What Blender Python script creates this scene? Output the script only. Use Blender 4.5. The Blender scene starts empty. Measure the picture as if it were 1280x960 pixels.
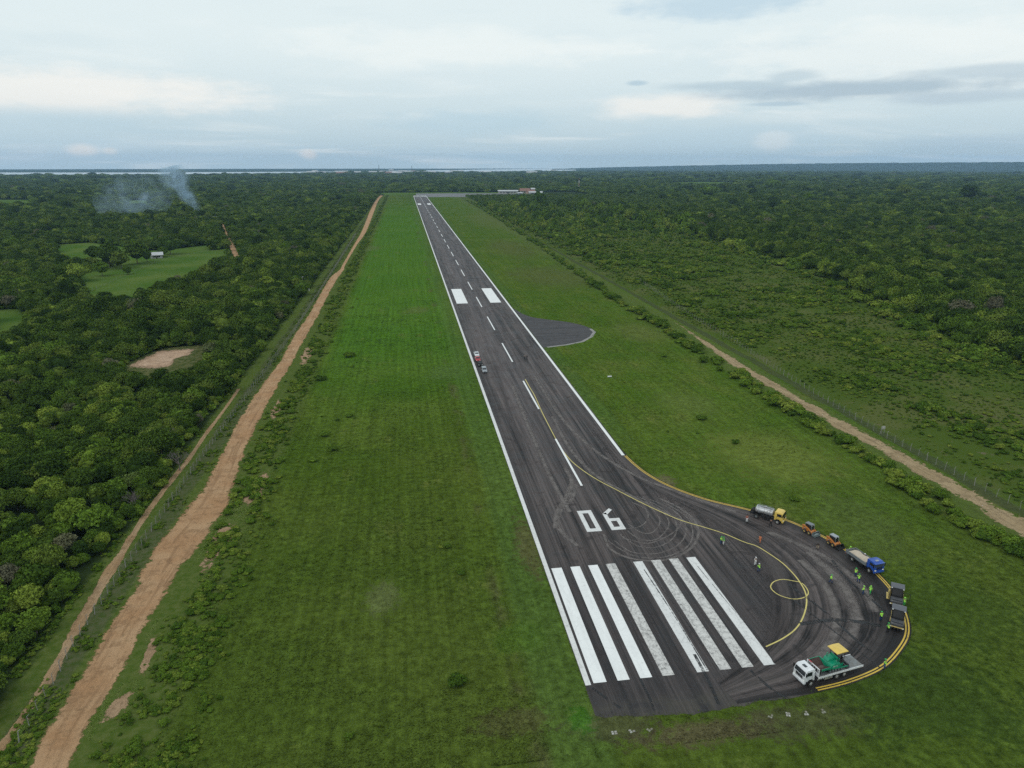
import bpy, bmesh, math, random
import numpy as np
from mathutils import Vector, Matrix, noise as mnoise
R = math.radians
SC = bpy.context.scene
COL = SC.collection

# ------------------------------------------------------------------ camera
H = 73.5                                   # drone height in metres
FPX, HY, VX = 888.0, 206.0, 503.0          # focal length, eye-level row, runway vanishing column of the survey
TH = math.atan((480 - HY) / FPX)
YAW = math.atan((640 - VX) * math.cos(TH) / FPX)
cam = bpy.data.cameras.new('camera'); co = bpy.data.objects.new('camera', cam); COL.objects.link(co)
cam.sensor_width = 36; cam.lens = FPX / 1280 * 36; cam.clip_start = 0.5; cam.clip_end = 60000
co.location = (0, 0, H); co.rotation_euler = (R(90) - TH, 0, -YAW)
SC.camera = co
SC.render.resolution_x = 1024; SC.render.resolution_y = 768
SC.view_settings.view_transform = 'Standard'; SC.view_settings.look = 'None'
SC.view_settings.exposure = 0.0; SC.view_settings.gamma = 1
SC.cycles.volume_bounces = 1
SC.cycles.max_bounces = 5; SC.cycles.diffuse_bounces = 3; SC.cycles.transparent_max_bounces = 12
SC.cycles.use_denoising = False
SC.cycles.volume_max_steps = 128

def at(px, py, z=0.0):
    """survey point (column, row) -> world point at height z"""
    u = px - 640; v = 480 - py
    F = FPX * math.cos(TH) + v * math.sin(TH); U = v * math.cos(TH) - FPX * math.sin(TH)
    t = (H - z) / -U; a = u * t; b = F * t
    c, s = math.cos(YAW), math.sin(YAW)
    return Vector((a * c + b * s, -a * s + b * c, z))

def to_px(x, y, z):
    """numpy: world -> (column, row) of the survey"""
    c, s = math.cos(YAW), math.sin(YAW)
    a = x * c - y * s; b = x * s + y * c; dz = z - H
    zz = b * math.cos(TH) - dz * math.sin(TH)
    yy = b * math.sin(TH) + dz * math.cos(TH)
    zz = np.maximum(zz, 1e-3)
    return 640 + FPX * a / zz, 480 - FPX * yy / zz

# ------------------------------------------------------------------ node helper
class NT:
    def __init__(s, tree): s.t = tree; s.n = tree.nodes; s.l = tree.links
    def new(s, typ, **kw):
        n = s.n.new(typ)
        for k, v in kw.items(): setattr(n, k, v)
        return n
    def put(s, sock, v):
        if isinstance(v, bpy.types.NodeSocket): s.l.new(v, sock)
        elif v is not None:
            if sock.type == 'RGBA' and not hasattr(v, '__len__'): v = (v, v, v, 1)
            elif sock.type == 'RGBA' and len(v) == 3: v = (*v, 1)
            sock.default_value = v
    def m(s, op, a, b=None, c=None, clamp=False):
        n = s.new('ShaderNodeMath', operation=op, use_clamp=clamp)
        s.put(n.inputs[0], a); s.put(n.inputs[1], b)
        if c is not None: s.put(n.inputs[2], c)
        return n.outputs[0]
    def vm(s, op, a, b=None):
        n = s.new('ShaderNodeVectorMath', operation=op); s.put(n.inputs[0], a); s.put(n.inputs[1], b); return n.outputs[0]
    def noise(s, vec, scale, detail=3, rough=0.55, dist=0.0):
        n = s.new('ShaderNodeTexNoise'); s.put(n.inputs['Vector'], vec); n.inputs['Scale'].default_value = scale
        n.inputs['Detail'].default_value = detail; n.inputs['Roughness'].default_value = rough; n.inputs['Distortion'].default_value = dist
        return n.outputs['Fac']
    def mr(s, v, a, b, c=0.0, d=1.0, smooth=True):
        n = s.new('ShaderNodeMapRange', interpolation_type='SMOOTHSTEP' if smooth else 'LINEAR'); s.put(n.inputs[0], v)
        for i, q in enumerate((a, b, c, d)): s.put(n.inputs[1 + i], q)
        return n.outputs[0]
    def mix(s, f, a, b, mode='MIX'):
        n = s.new('ShaderNodeMix', data_type='RGBA', blend_type=mode); s.put(n.inputs[0], f); s.put(n.inputs[6], a); s.put(n.inputs[7], b)
        return n.outputs[2]
    def sep(s, v):
        n = s.new('ShaderNodeSeparateXYZ'); s.put(n.inputs[0], v); return n.outputs
    def comb(s, x, y, z=0.0):
        n = s.new('ShaderNodeCombineXYZ'); s.put(n.inputs[0], x); s.put(n.inputs[1], y); s.put(n.inputs[2], z); return n.outputs[0]
    def bump(s, h, strength=0.5, dist=0.1):
        n = s.new('ShaderNodeBump'); s.put(n.inputs['Height'], h); n.inputs['Strength'].default_value = strength; n.inputs['Distance'].default_value = dist
        return n.outputs[0]
    def bsdf(s, col, rough=0.8, spec=0.3, metal=0.0, normal=None, alpha=None):
        n = s.new('ShaderNodeBsdfPrincipled'); s.put(n.inputs['Base Color'], col); s.put(n.inputs['Roughness'], rough)
        n.inputs['Specular IOR Level'].default_value = spec; n.inputs['Metallic'].default_value = metal
        if normal is not None: s.put(n.inputs['Normal'], normal)
        if alpha is not None: s.put(n.inputs['Alpha'], alpha)
        return n.outputs[0]
    def out(s, sh, sock='Surface'):
        o = next((n for n in s.n if n.type == 'OUTPUT_MATERIAL'), None) or s.new('ShaderNodeOutputMaterial')
        s.put(o.inputs[sock], sh)

def newmat(name):
    m = bpy.data.materials.new(name); m.use_nodes = True; m.node_tree.nodes.clear(); return m, NT(m.node_tree)
_simple = {}
def paint(name, col, rough=0.45, spec=0.4, metal=0.0, dirt=0.25, scale=2.0):
    """a solid finish with uneven dust and wear in object space"""
    if name in _simple: return _simple[name]
    m, n = newmat(name)
    tc = n.new('ShaderNodeTexCoord').outputs['Object']
    a = n.noise(tc, scale, 4); b = n.noise(tc, scale * 6, 3)
    f = n.mr(n.m('ADD', a, n.m('MULTIPLY', b, 0.4)), 0.55, 0.95, 0.0, dirt)
    c = n.mix(f, (*col, 1), (0.16, 0.13, 0.10, 1))
    n.out(n.bsdf(c, n.mr(a, 0.3, 0.7, rough * 0.8, min(1, rough * 1.3)), spec, metal))
    _simple[name] = m; return m

# ------------------------------------------------------------------ sky and sun
SUN_EL, SUN_AZ = 52.0, -125.0              # azimuth measured from +Y towards +X
W = bpy.data.worlds.new('World'); SC.world = W; W.use_nodes = True
n = NT(W.node_tree); n.n.clear()
sky = n.new('ShaderNodeTexSky', sky_type='NISHITA', sun_disc=False)
sky.sun_elevation = R(SUN_EL); sky.sun_rotation = R(SUN_AZ); sky.air_density = 1.2; sky.dust_density = 1.5
d = n.new('ShaderNodeTexCoord').outputs['Generated']
dx, dy, dz = n.sep(d)
el = n.m('MULTIPLY', n.m('ARCSINE', dz), 180 / math.pi)
az = n.m('MULTIPLY', n.m('ARCTAN2', dx, dy), 180 / math.pi)
zc = n.m('ADD', n.m('MAXIMUM', dz, 0.0), 0.07)
pl = n.comb(n.m('DIVIDE', dx, zc), n.m('DIVIDE', dy, zc), 0.0)
n1 = n.noise(n.vm('MULTIPLY', pl, (0.55, 0.8, 1)), 0.75, 7, 0.55, 0.5)
n2 = n.noise(n.vm('ADD', pl, (13.0, 5.0, 0)), 0.35, 4, 0.5)
n3 = n.noise(n.comb(n.m('MULTIPLY', az, 0.035), n.m('MULTIPLY', el, 0.22)), 1.0, 6, 0.58, 0.3)
cl = n.mix(n.mr(el, 0.0, 9.0), (0.475, 0.625, 0.715, 1), (0.67, 0.785, 0.83, 1))
cl = n.mix(n.mr(el, 9.0, 40.0, 0.0, 0.8), cl, (0.60, 0.73, 0.81, 1))
cl = n.mix(n.mr(n1, 0.50, 0.72, 0.0, 0.55), cl, (0.82, 0.885, 0.90, 1))
cl = n.mix(n.mr(n2, 0.52, 0.75, 0.0, 0.5), cl, (0.50, 0.645, 0.735, 1))
cl = n.mix(n.mr(n3, 0.5, 0.75, 0.0, 0.45), cl, (0.80, 0.87, 0.89, 1))
cl = n.mix(n.mr(n3, 0.46, 0.28, 0.0, 0.35), cl, (0.48, 0.63, 0.73, 1))
wob = n.m('MULTIPLY', n.m('SUBTRACT', n.noise(n.comb(n.m('MULTIPLY', az, 0.25), n.m('MULTIPLY', el, 0.8)), 1.0, 6, 0.62), 0.5), 1.0)
def blob(a0, e0, ra, re, warp):
    """soft elongated cloud around azimuth a0 / elevation e0"""
    x = n.m('DIVIDE', n.m('SUBTRACT', az, a0), ra); y = n.m('DIVIDE', n.m('SUBTRACT', el, e0), re)
    q = n.m('SQRT', n.m('ADD', n.m('MULTIPLY', x, x), n.m('MULTIPLY', y, y)))
    q = n.m('ADD', q, n.m('MULTIPLY', wob, warp))
    return n.mr(q, 1.15, 0.35)
def azel(px, py):
    u = px - 640; v = 480 - py
    F = FPX * math.cos(TH) + v * math.sin(TH); U = v * math.cos(TH) - FPX * math.sin(TH)
    return math.degrees(math.atan2(u, F)) + math.degrees(YAW), math.degrees(math.atan2(U, math.hypot(u, F)))
for (px, py, ra, re, warp, col, k) in (
    (60, 112, 15.0, 1.6, 1.6, (0.86, 0.87, 0.85), 0.75), (830, 133, 6.0, 1.0, 1.5, (0.85, 0.86, 0.84), 0.7),
    (560, 60, 14.0, 1.5, 2.0, (0.80, 0.87, 0.88), 0.5), (1150, 60, 16.0, 2.2, 2.0, (0.80, 0.87, 0.88), 0.55),
    (60, 165, 10, 1.6, 1.6, (0.47, 0.63, 0.73), 0.7), (590, 153, 8.0, 1.0, 1.5, (0.45, 0.62, 0.73), 0.7), (920, 175, 10.0, 1.3, 1.5, (0.46, 0.62, 0.73), 0.6),
    (900, 5, 7.0, 1.3, 1.8, (0.45, 0.61, 0.73), 0.8), (1230, 178, 8, 0.7, 1.2, (0.41, 0.56, 0.68), 0.7),
    (1070, 112, 11.0, 0.72, 1.3, (0.36, 0.48, 0.58), 0.9), (920, 107, 6.0, 0.42, 1.2, (0.42, 0.55, 0.64), 0.8), (1200, 121, 7.0, 0.5, 1.2, (0.42, 0.54, 0.64), 0.75),
    (990, 96, 2.2, 0.5, 1.6, (0.44, 0.57, 0.66), 0.7), (1240, 88, 5.5, 0.5, 1.4, (0.44, 0.56, 0.65), 0.7), (796, 104, 0.9, 0.22, 0.8, (0.40, 0.55, 0.66), 0.8),
    (972, 130, 2.4, 0.17, 0.8, (0.40, 0.54, 0.65), 0.8), (104, 188, 1.2, 0.45, 1.4, (0.82, 0.82, 0.80), 0.7), (137, 189, 0.6, 0.3, 1.2, (0.78, 0.80, 0.78), 0.6),
    (386, 193, 0.8, 0.45, 1.3, (0.84, 0.82, 0.79), 0.75), (965, 178, 1.6, 0.9, 1.5, (0.66, 0.75, 0.80), 0.6)):
    a0, e0 = azel(px, py)
    cl = n.mix(n.m('MULTIPLY', blob(a0, e0, ra, re, warp), k), cl, (*col, 1))
bg1 = n.new('ShaderNodeBackground'); n.put(bg1.inputs[0], sky.outputs[0]); bg1.inputs[1].default_value = 0.09
bg2 = n.new('ShaderNodeBackground'); cl = n.mix(1.0, cl, (1.05, 1.0, 0.955, 1), 'MULTIPLY'); n.put(bg2.inputs[0], cl); bg2.inputs[1].default_value = 1.18
mx = n.new('ShaderNodeMixShader'); mx.inputs[0].default_value = 0.93
n.l.new(bg1.outputs[0], mx.inputs[1]); n.l.new(bg2.outputs[0], mx.inputs[2])
wo = n.new('ShaderNodeOutputWorld'); n.l.new(mx.outputs[0], wo.inputs[0])
sl = bpy.data.lights.new('sun', 'SUN'); sl.energy = 0.8; sl.angle = R(16); sl.color = (1.0, 0.96, 0.9)
so = bpy.data.objects.new('sun', sl); COL.objects.link(so)
sd = Vector((math.sin(R(SUN_AZ)) * math.cos(R(SUN_EL)), math.cos(R(SUN_AZ)) * math.cos(R(SUN_EL)), math.sin(R(SUN_EL))))
so.rotation_euler = sd.to_track_quat('Z', 'Y').to_euler()

# ------------------------------------------------------------------ object helpers
def tag(o, label=None, cat=None, group=None, kind=None):
    if label: o['label'] = label
    if cat: o['category'] = cat
    if group: o['group'] = group
    if kind: o['kind'] = kind
    return o
def link(name, me, mat=None, parent=None):
    o = bpy.data.objects.new(name, me); COL.objects.link(o)
    if mat is not None and len(me.materials) == 0: me.materials.append(mat)
    if parent: o.parent = parent
    return o
def empty(name, loc=(0, 0, 0), rz=0.0):
    o = bpy.data.objects.new(name, None); COL.objects.link(o); o.location = loc; o.rotation_euler = (0, 0, rz)
    o.empty_display_size = 0.5; return o
def npmesh(name, V, F, smooth=False):
    me = bpy.data.meshes.new(name); V = np.asarray(V, np.float32); F = np.asarray(F, np.int32)
    me.vertices.add(len(V)); me.vertices.foreach_set('co', V.ravel())
    k = F.shape[1]; me.loops.add(F.size); me.loops.foreach_set('vertex_index', F.ravel())
    me.polygons.add(len(F)); me.polygons.foreach_set('loop_start', np.arange(0, F.size, k, dtype=np.int32))
    me.update(calc_edges=True); me.validate()
    if smooth: me.polygons.foreach_set('use_smooth', np.ones(len(me.polygons), bool))
    return me
class B:
    """collects shapes of one part"""
    def __init__(s): s.b = bmesh.new()
    def _new(s, geomf):
        t = bmesh.new(); geomf(t); return t
    def add(s, t, M=None):
        if M is not None: bmesh.ops.transform(t, matrix=M, verts=t.verts)
        me = bpy.data.meshes.new('t'); t.to_mesh(me); t.free(); s.b.from_mesh(me); bpy.data.meshes.remove(me); return s
    def box(s, x0, x1, y0, y1, z0, z1, bev=0.0, M=None):
        t = bmesh.new(); bmesh.ops.create_cube(t, size=1)
        for v in t.verts: v.co = Vector(((x0 + x1) / 2 + v.co.x * (x1 - x0), (y0 + y1) / 2 + v.co.y * (y1 - y0), (z0 + z1) / 2 + v.co.z * (z1 - z0)))
        if bev > 0: bmesh.ops.bevel(t, geom=t.edges[:], offset=bev, segments=2, affect='EDGES', profile=0.6)
        return s.add(t, M)
    def prism(s, prof, y0, y1, bev=0.0, taper=None, M=None):
        """side profile [(x, z)] pulled across from y0 to y1"""
        t = bmesh.new(); a = [t.verts.new((x, y0, z)) for x, z in prof]; c = [t.verts.new((x, y1, z)) for x, z in prof]
        t.faces.new(a); t.faces.new(c[::-1])
        for i in range(len(prof)): j = (i + 1) % len(prof); t.faces.new((a[j], a[i], c[i], c[j]))
        bmesh.ops.recalc_face_normals(t, faces=t.faces)
        if taper:
            z0, z1, k = taper; ym = (y0 + y1) / 2
            for v in t.verts:
                f = min(1, max(0, (v.co.z - z0) / (z1 - z0))); v.co.y = ym + (v.co.y - ym) * (1 - f * k)
        if bev > 0: bmesh.ops.bevel(t, geom=t.edges[:], offset=bev, segments=2, affect='EDGES', profile=0.6)
        return s.add(t, M)
    def cyl(s, p0, p1, r, seg=16, r2=None, M=None):
        p0, p1 = Vector(p0), Vector(p1); dd = p1 - p0; t = bmesh.new()
        bmesh.ops.create_cone(t, cap_ends=True, segments=seg, radius1=r, radius2=r if r2 is None else r2, depth=dd.length)
        T = Matrix.Translation((p0 + p1) / 2) @ dd.to_track_quat('Z', 'Y').to_matrix().to_4x4()
        bmesh.ops.transform(t, matrix=T, verts=t.verts); return s.add(t, M)
    def ball(s, c, r, sc=(1, 1, 1), sub=2, M=None):
        t = bmesh.new(); bmesh.ops.create_icosphere(t, subdivisions=sub, radius=r)
        for v in t.verts: v.co = Vector(c) + Vector((v.co.x * sc[0], v.co.y * sc[1], v.co.z * sc[2]))
        return s.add(t, M)
    def tube(s, pts, r, seg=8):
        for a, b in zip(pts, pts[1:]): s.cyl(a, b, r, seg)
        return s
    def poly(s, pts):
        s.b.faces.new([s.b.verts.new(p) for p in pts]); return s
    def build(s, name, mat, parent=None, smooth=True):
        me = bpy.data.meshes.new(name); s.b.to_mesh(me); s.b.free()
        if smooth:
            me.polygons.foreach_set('use_smooth', np.ones(len(me.polygons), bool)); me.set_sharp_from_angle(angle=R(35))
        return link(name, me, mat, parent)
def copy_tree(o, parent=None):
    c = o.copy(); COL.objects.link(c); c.parent = parent
    for ch in o.children: copy_tree(ch, c)
    return c
def fbm(x, y, s=1.0, o=4):
    return mnoise.fractal(Vector((x * s, y * s, 3.7)), 1.0, 2.0, o)
def npnoise(x, y, wl, seed):
    """smooth value noise on arrays, 0..1"""
    rs = np.random.RandomState(seed); T = rs.rand(256, 256)
    u = x / wl + 1000.37; v = y / wl + 1000.71
    i = np.floor(u).astype(int); j = np.floor(v).astype(int); fu = u - i; fv = v - j
    fu = fu * fu * (3 - 2 * fu); fv = fv * fv * (3 - 2 * fv)
    g = lambda a, b: T[a % 256, b % 256]
    return (g(i, j) * (1 - fu) + g(i + 1, j) * fu) * (1 - fv) + (g(i, j + 1) * (1 - fu) + g(i + 1, j + 1) * fu) * fv

def inpoly(x, y, P):
    r = np.zeros(x.shape, bool); nP = len(P)
    for i in range(nP):
        x0, y0 = P[i][0], P[i][1]; x1, y1 = P[(i + 1) % nP][0], P[(i + 1) % nP][1]
        if y0 == y1: continue
        c = ((y0 > y) != (y1 > y)) & (x < (x1 - x0) * (y - y0) / (y1 - y0) + x0); r ^= c
    return r
def catmull(P, n=8, closed=False):
    P = [Vector(p) for p in P]; out = []
    N = len(P); rng = range(N) if closed else range(N - 1)
    for i in rng:
        g = (lambda k: P[k % N]) if closed else (lambda k: P[min(max(k, 0), N - 1)])
        p0, p1, p2, p3 = g(i - 1), g(i), g(i + 1), g(i + 2)
        for k in range(n):
            t = k / n
            out.append(0.5 * ((2 * p1) + (p2 - p0) * t + (2 * p0 - 5 * p1 + 4 * p2 - p3) * t * t + (3 * p1 - p0 - 3 * p2 + p3) * t ** 3))
    if not closed: out.append(P[-1])
    return out
def resample(P, step):
    out = [P[0]]
    for a, b in zip(P, P[1:]):
        k = max(1, int((b - a).length / step))
        for i in range(1, k + 1): out.append(a.lerp(b, i / k))
    return out
def ribbon_mesh(name, L, Rr, z, ncross=1):
    """strip between two equally long edge lists; UV u = 0..1 across, v = metres along; second layer 'xy' in metres"""
    V = []; UV = []; s = 0.0
    for i, (a, b) in enumerate(zip(L, Rr)):
        if i: s += ((a + b) / 2 - (L[i - 1] + Rr[i - 1]) / 2).length
        for k in range(ncross + 1):
            f = k / ncross; p = a.lerp(b, f); V.append((p.x, p.y, z)); UV.append((f, s))
    F = []; q = ncross + 1
    for i in range(len(L) - 1):
        for k in range(ncross): F.append((i * q + k, i * q + k + 1, (i + 1) * q + k + 1, (i + 1) * q + k))
    me = npmesh(name, V, F)
    uv = me.uv_layers.new(name='UVMap'); li = np.zeros(len(me.loops), np.int32); me.loops.foreach_get('vertex_index', li)
    uv.data.foreach_set('uv', np.asarray(UV, np.float32)[li].ravel())
    # face up
    if me.polygons[0].normal.z < 0: me.flip_normals()
    return me
def offset_line(P, w0, w1=None):
    """left and right edges of a centre line; w may be a function of arc length"""
    L, Rr = [], []; s = 0
    for i, p in enumerate(P):
        if i: s += (p - P[i - 1]).length
        t = (P[min(i + 1, len(P) - 1)] - P[max(i - 1, 0)]).normalized(); nn = Vector((-t.y, t.x, 0))
        w = w0(s) if callable(w0) else w0
        L.append(p + nn * w / 2); Rr.append(p - nn * w / 2)
    return L, Rr

# ------------------------------------------------------------------ ground materials
def grass_colour(n, P, X, Y):
    """colour of the mown airfield grass as a function of place"""
    a = n.noise(P, 0.018, 4, 0.55); b = n.noise(n.vm('MULTIPLY', P, (1, 0.55, 1)), 0.09, 5, 0.6); c = n.noise(P, 0.8, 4, 0.65); e = n.noise(P, 4.5, 3, 0.7)
    col = n.mix(n.mr(a, 0.38, 0.62), (0.050, 0.086, 0.009, 1), (0.080, 0.112, 0.017, 1))
    # lush belt left of the runway, farther out
    lush = n.m('MULTIPLY', n.m('MULTIPLY', n.mr(Y, 150, 330), n.mr(Y, 1900, 900)), n.m('MULTIPLY', n.mr(X, -38, -28), n.mr(X, 24, 14)))
    col = n.mix(n.m('MULTIPLY', lush, 0.72), col, (0.060, 0.142, 0.014, 1))
    col = n.mix(n.m('MULTIPLY', n.mr(Y, 240, 85), 0.62), col, (0.060, 0.086, 0.015, 1))
    band = n.m('MULTIPLY', n.mr(n.m('ABSOLUTE', n.m('ADD', X, n.m('ADD', n.m('MULTIPLY', b, 5.0), -22.0))), 5.4, 2.6), n.mr(c, 0.2, 0.5, 0.6, 1.0))
    col = n.mix(n.m('MULTIPLY', band, 0.42), col, (0.072, 0.128, 0.030, 1))
    rb = n.m('MULTIPLY', n.mr(n.m('ABSOLUTE', n.m('SUBTRACT', X, 58.0)), 3.8, 2.0), n.mr(Y, 160, 200))
    col = n.mix(n.m('MULTIPLY', rb, 0.6), col, (0.062, 0.110, 0.026, 1))
    wr = n.m('MULTIPLY', n.mr(n.m('ABSOLUTE', n.m('SUBTRACT', X, 14.0)), 2.6, 0.5), n.mr(b, 0.48, 0.62))
    col = n.mix(n.m('MULTIPLY', wr, 0.6), col, (0.085, 0.080, 0.035, 1))
    rl = n.m('MULTIPLY', n.mr(X, 54, 66), n.mr(Y, 90, 150)); col = n.mix(n.m('MULTIPLY', rl, 0.55), col, n.mix(n.mr(b, 0.35, 0.65), (0.056, 0.112, 0.012, 1), (0.088, 0.128, 0.022, 1)))
    # pale dry blotches
    dry = n.mr(n.m('ADD', n.m('MULTIPLY', b, 0.75), n.m('MULTIPLY', c, 0.25)), 0.57, 0.70)
    col = n.mix(n.m('MULTIPLY', dry, 0.6), col, (0.125, 0.135, 0.035, 1))
    mow = n.noise(n.comb(n.m('MULTIPLY', X, 0.9), n.m('MULTIPLY', Y, 0.012)), 1.0, 4, 0.6)
    mg = n.mr(mow, 0.3, 0.7, 0.80, 1.2, False); col = n.mix(1.0, col, n.comb(mg, mg, mg), 'MULTIPLY')
    def patch(px, py, rx, ry, cc, k):
        q = at(px, py)
        ddx = n.m('DIVIDE', n.m('SUBTRACT', X, q.x), rx); ddy = n.m('DIVIDE', n.m('SUBTRACT', Y, q.y), ry)
        r = n.m('SQRT', n.m('ADD', n.m('MULTIPLY', ddx, ddx), n.m('MULTIPLY', ddy, ddy)))
        r = n.m('ADD', r, n.m('MULTIPLY', n.m('SUBTRACT', b, 0.5), 2.2)); r = n.m('ADD', r, n.m('MULTIPLY', n.m('SUBTRACT', c, 0.5), 2.4))
        return n.mix(n.m('MULTIPLY', n.mr(r, 1.1, 0.5), k), col, (*cc, 1))
    for a_ in ((475, 750, 3.0, 6.0, (0.12, 0.14, 0.05), 0.65), (970, 570, 17, 20, (0.12, 0.150, 0.030), 0.85), (860, 505, 10, 14, (0.10, 0.135, 0.03), 0.7), (1080, 660, 10, 16, (0.080, 0.110, 0.028), 0.6),
               (690, 345, 34, 60, (0.085, 0.092, 0.032), 0.6), (640, 310, 26, 90, (0.085, 0.090, 0.033), 0.55), (610, 275, 30, 180, (0.10, 0.115, 0.04), 0.5), (800, 415, 12, 24, (0.11, 0.13, 0.035), 0.6),
               (660, 680, 2.6, 14, (0.105, 0.085, 0.040), 0.6), (650, 800, 4.5, 5, (0.060, 0.115, 0.015), 0.5), (830, 603, 3.5, 5, (0.14, 0.12, 0.065), 0.8), (890, 915, 9, 2.6, (0.10, 0.080, 0.045), 0.75),
               (755, 905, 7, 3.0, (0.072, 0.066, 0.036), 0.6), (1000, 900, 10, 4, (0.072, 0.070, 0.034), 0.6), (650, 900, 6, 3, (0.080, 0.068, 0.032), 0.5), (725, 900, 2.2, 3.2, (0.045, 0.140, 0.012), 0.7), (455, 310, 16, 30, (0.10, 0.12, 0.045), 0.6),
               (520, 388, 8, 12, (0.11, 0.12, 0.04), 0.5), (560, 465, 8, 12, (0.075, 0.12, 0.03), 0.55), (1150, 860, 14, 12, (0.036, 0.062, 0.012), 0.7), (1190, 760, 12, 14, (0.040, 0.068, 0.012), 0.6)):
        col = patch(*a_)
    hh = n.noise(P, 0.28, 5, 0.7)
    f = n.m('MULTIPLY', n.m('MULTIPLY', n.mr(c, 0.25, 0.75, 0.50, 1.48, False), n.mr(e, 0.2, 0.8, 0.45, 1.55, False)), n.mr(hh, 0.3, 0.7, 0.80, 1.2, False))
    col = n.mix(1.0, col, n.comb(f, f, f), 'MULTIPLY')
    return col, b, c, e

def ground_mat(kind='all'):
    m, n = newmat('ground_' + kind)
    P = n.new('ShaderNodeNewGeometry').outputs['Position']; X, Y, Z = n.sep(P)
    col, b, c, e = grass_colour(n, P, X, Y)
    wv = n.m('MULTIPLY', n.m('SUBTRACT', b, 0.5), 5.0); X2 = n.m('ADD', X, wv)
    X2 = n.m('ADD', X2, n.m('MULTIPLY', n.m('SUBTRACT', c, 0.5), 1.6))
    f = n.mr(e, 0.2, 0.8, 0.6, 1.4, False)
    # rough strip with weeds and the sprayed fence line on the left
    rough = n.m('MULTIPLY', n.mr(X2, -33.0, -36.5), n.mr(Y, 2100, 1900))
    col = n.mix(rough, col, n.mix(n.mr(c, 0.3, 0.7), (0.054, 0.088, 0.013, 1), (0.095, 0.118, 0.032, 1)))
    fl = n.mr(n.m('ABSOLUTE', n.m('ADD', X2, 54.3)), 2.6, 1.5)
    col = n.mix(n.m('MULTIPLY', n.m('MULTIPLY', fl, 0.75), n.mr(Y, 2000, 1900)), col, n.mix(n.mr(c, 0.35, 0.65), (0.046, 0.068, 0.018, 1), (0.085, 0.085, 0.048, 1)))
    # woodland floor
    wood = n.mr(X2, -59.5, -61.5); wood = n.m('MAXIMUM', wood, n.mr(Y, 2010, 2060))
    # scrub land on the right
    sc = n.mix(n.mr(n.noise(P, 0.03, 4, 0.6), 0.45, 0.6), (0.060, 0.092, 0.016, 1), (0.088, 0.104, 0.030, 1))
    sc = n.mix(n.mr(n.noise(n.vm('ADD', P, (40.0, 9.0, 0.0)), 0.16, 5, 0.7), 0.60, 0.70), sc, (0.125, 0.112, 0.062, 1))
    sc = n.mix(1.0, sc, n.comb(f, f, f), 'MULTIPLY')
    col = n.mix(n.mr(X2, 133.0, 136.5), col, sc)
    fr = n.mr(n.m('ABSOLUTE', n.m('SUBTRACT', X2, 132.5)), 2.4, 1.2)
    col = n.mix(n.m('MULTIPLY', fr, 0.7), col, n.mix(c, (0.040, 0.050, 0.024, 1), (0.07, 0.072, 0.040, 1)))
    col = n.mix(n.m('MULTIPLY', n.mr(n.m('ABSOLUTE', n.m('SUBTRACT', X2, 123.0)), 7.5, 5.5), 0.45), col, (0.090, 0.112, 0.036, 1))
    wood = n.m('MAXIMUM', wood, n.mr(X2, 330, 345))
    wc = n.mix(n.noise(P, 0.05, 5, 0.7), (0.018, 0.030, 0.010, 1), (0.034, 0.050, 0.016, 1))
    col = n.mix(wood, col, wc)
    # forest seen from very far: broken canopy tones
    far = n.m('SQRT', n.m('ADD', n.m('MULTIPLY', X, X), n.m('MULTIPLY', Y, Y)))
    fc = n.mix(n.mr(n.noise(P, 0.004, 8, 0.7), 0.35, 0.65), (0.014, 0.026, 0.012, 1), (0.040, 0.062, 0.022, 1))
    col = n.mix(n.mr(far, 5000, 7000), col, fc)
    h = n.m('ADD', n.m('MULTIPLY', c, 0.6), n.m('MULTIPLY', e, 0.4))
    n.out(n.bsdf(col, 1.0, 0.0, normal=n.bump(h, 0.8, 0.25)))
    return m
M_GROUND = ground_mat()
# one disc reaching the horizon
V = [(0, 0, 0)]; rings = [40, 150, 400, 900, 1800, 3600, 7500, 15200]; S = 96
for r_ in rings:
    for k in range(S): V.append((r_ * math.sin(k * 2 * math.pi / S), r_ * math.cos(k * 2 * math.pi / S), 0))
bmg = bmesh.new(); vs = [bmg.verts.new(v) for v in V]
for k in range(S): bmg.faces.new((vs[0], vs[1 + (k + 1) % S], vs[1 + k]))
for i in range(len(rings) - 1):
    for k in range(S):
        a = 1 + i * S; b_ = a + S; bmg.faces.new((vs[a + k], vs[a + (k + 1) % S], vs[b_ + (k + 1) % S], vs[b_ + k]))
me = bpy.data.meshes.new('ground'); bmg.to_mesh(me); bmg.free()
tag(link('ground', me, M_GROUND), 'green airfield grass and woodland floor reaching to the horizon', kind='structure')

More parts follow.
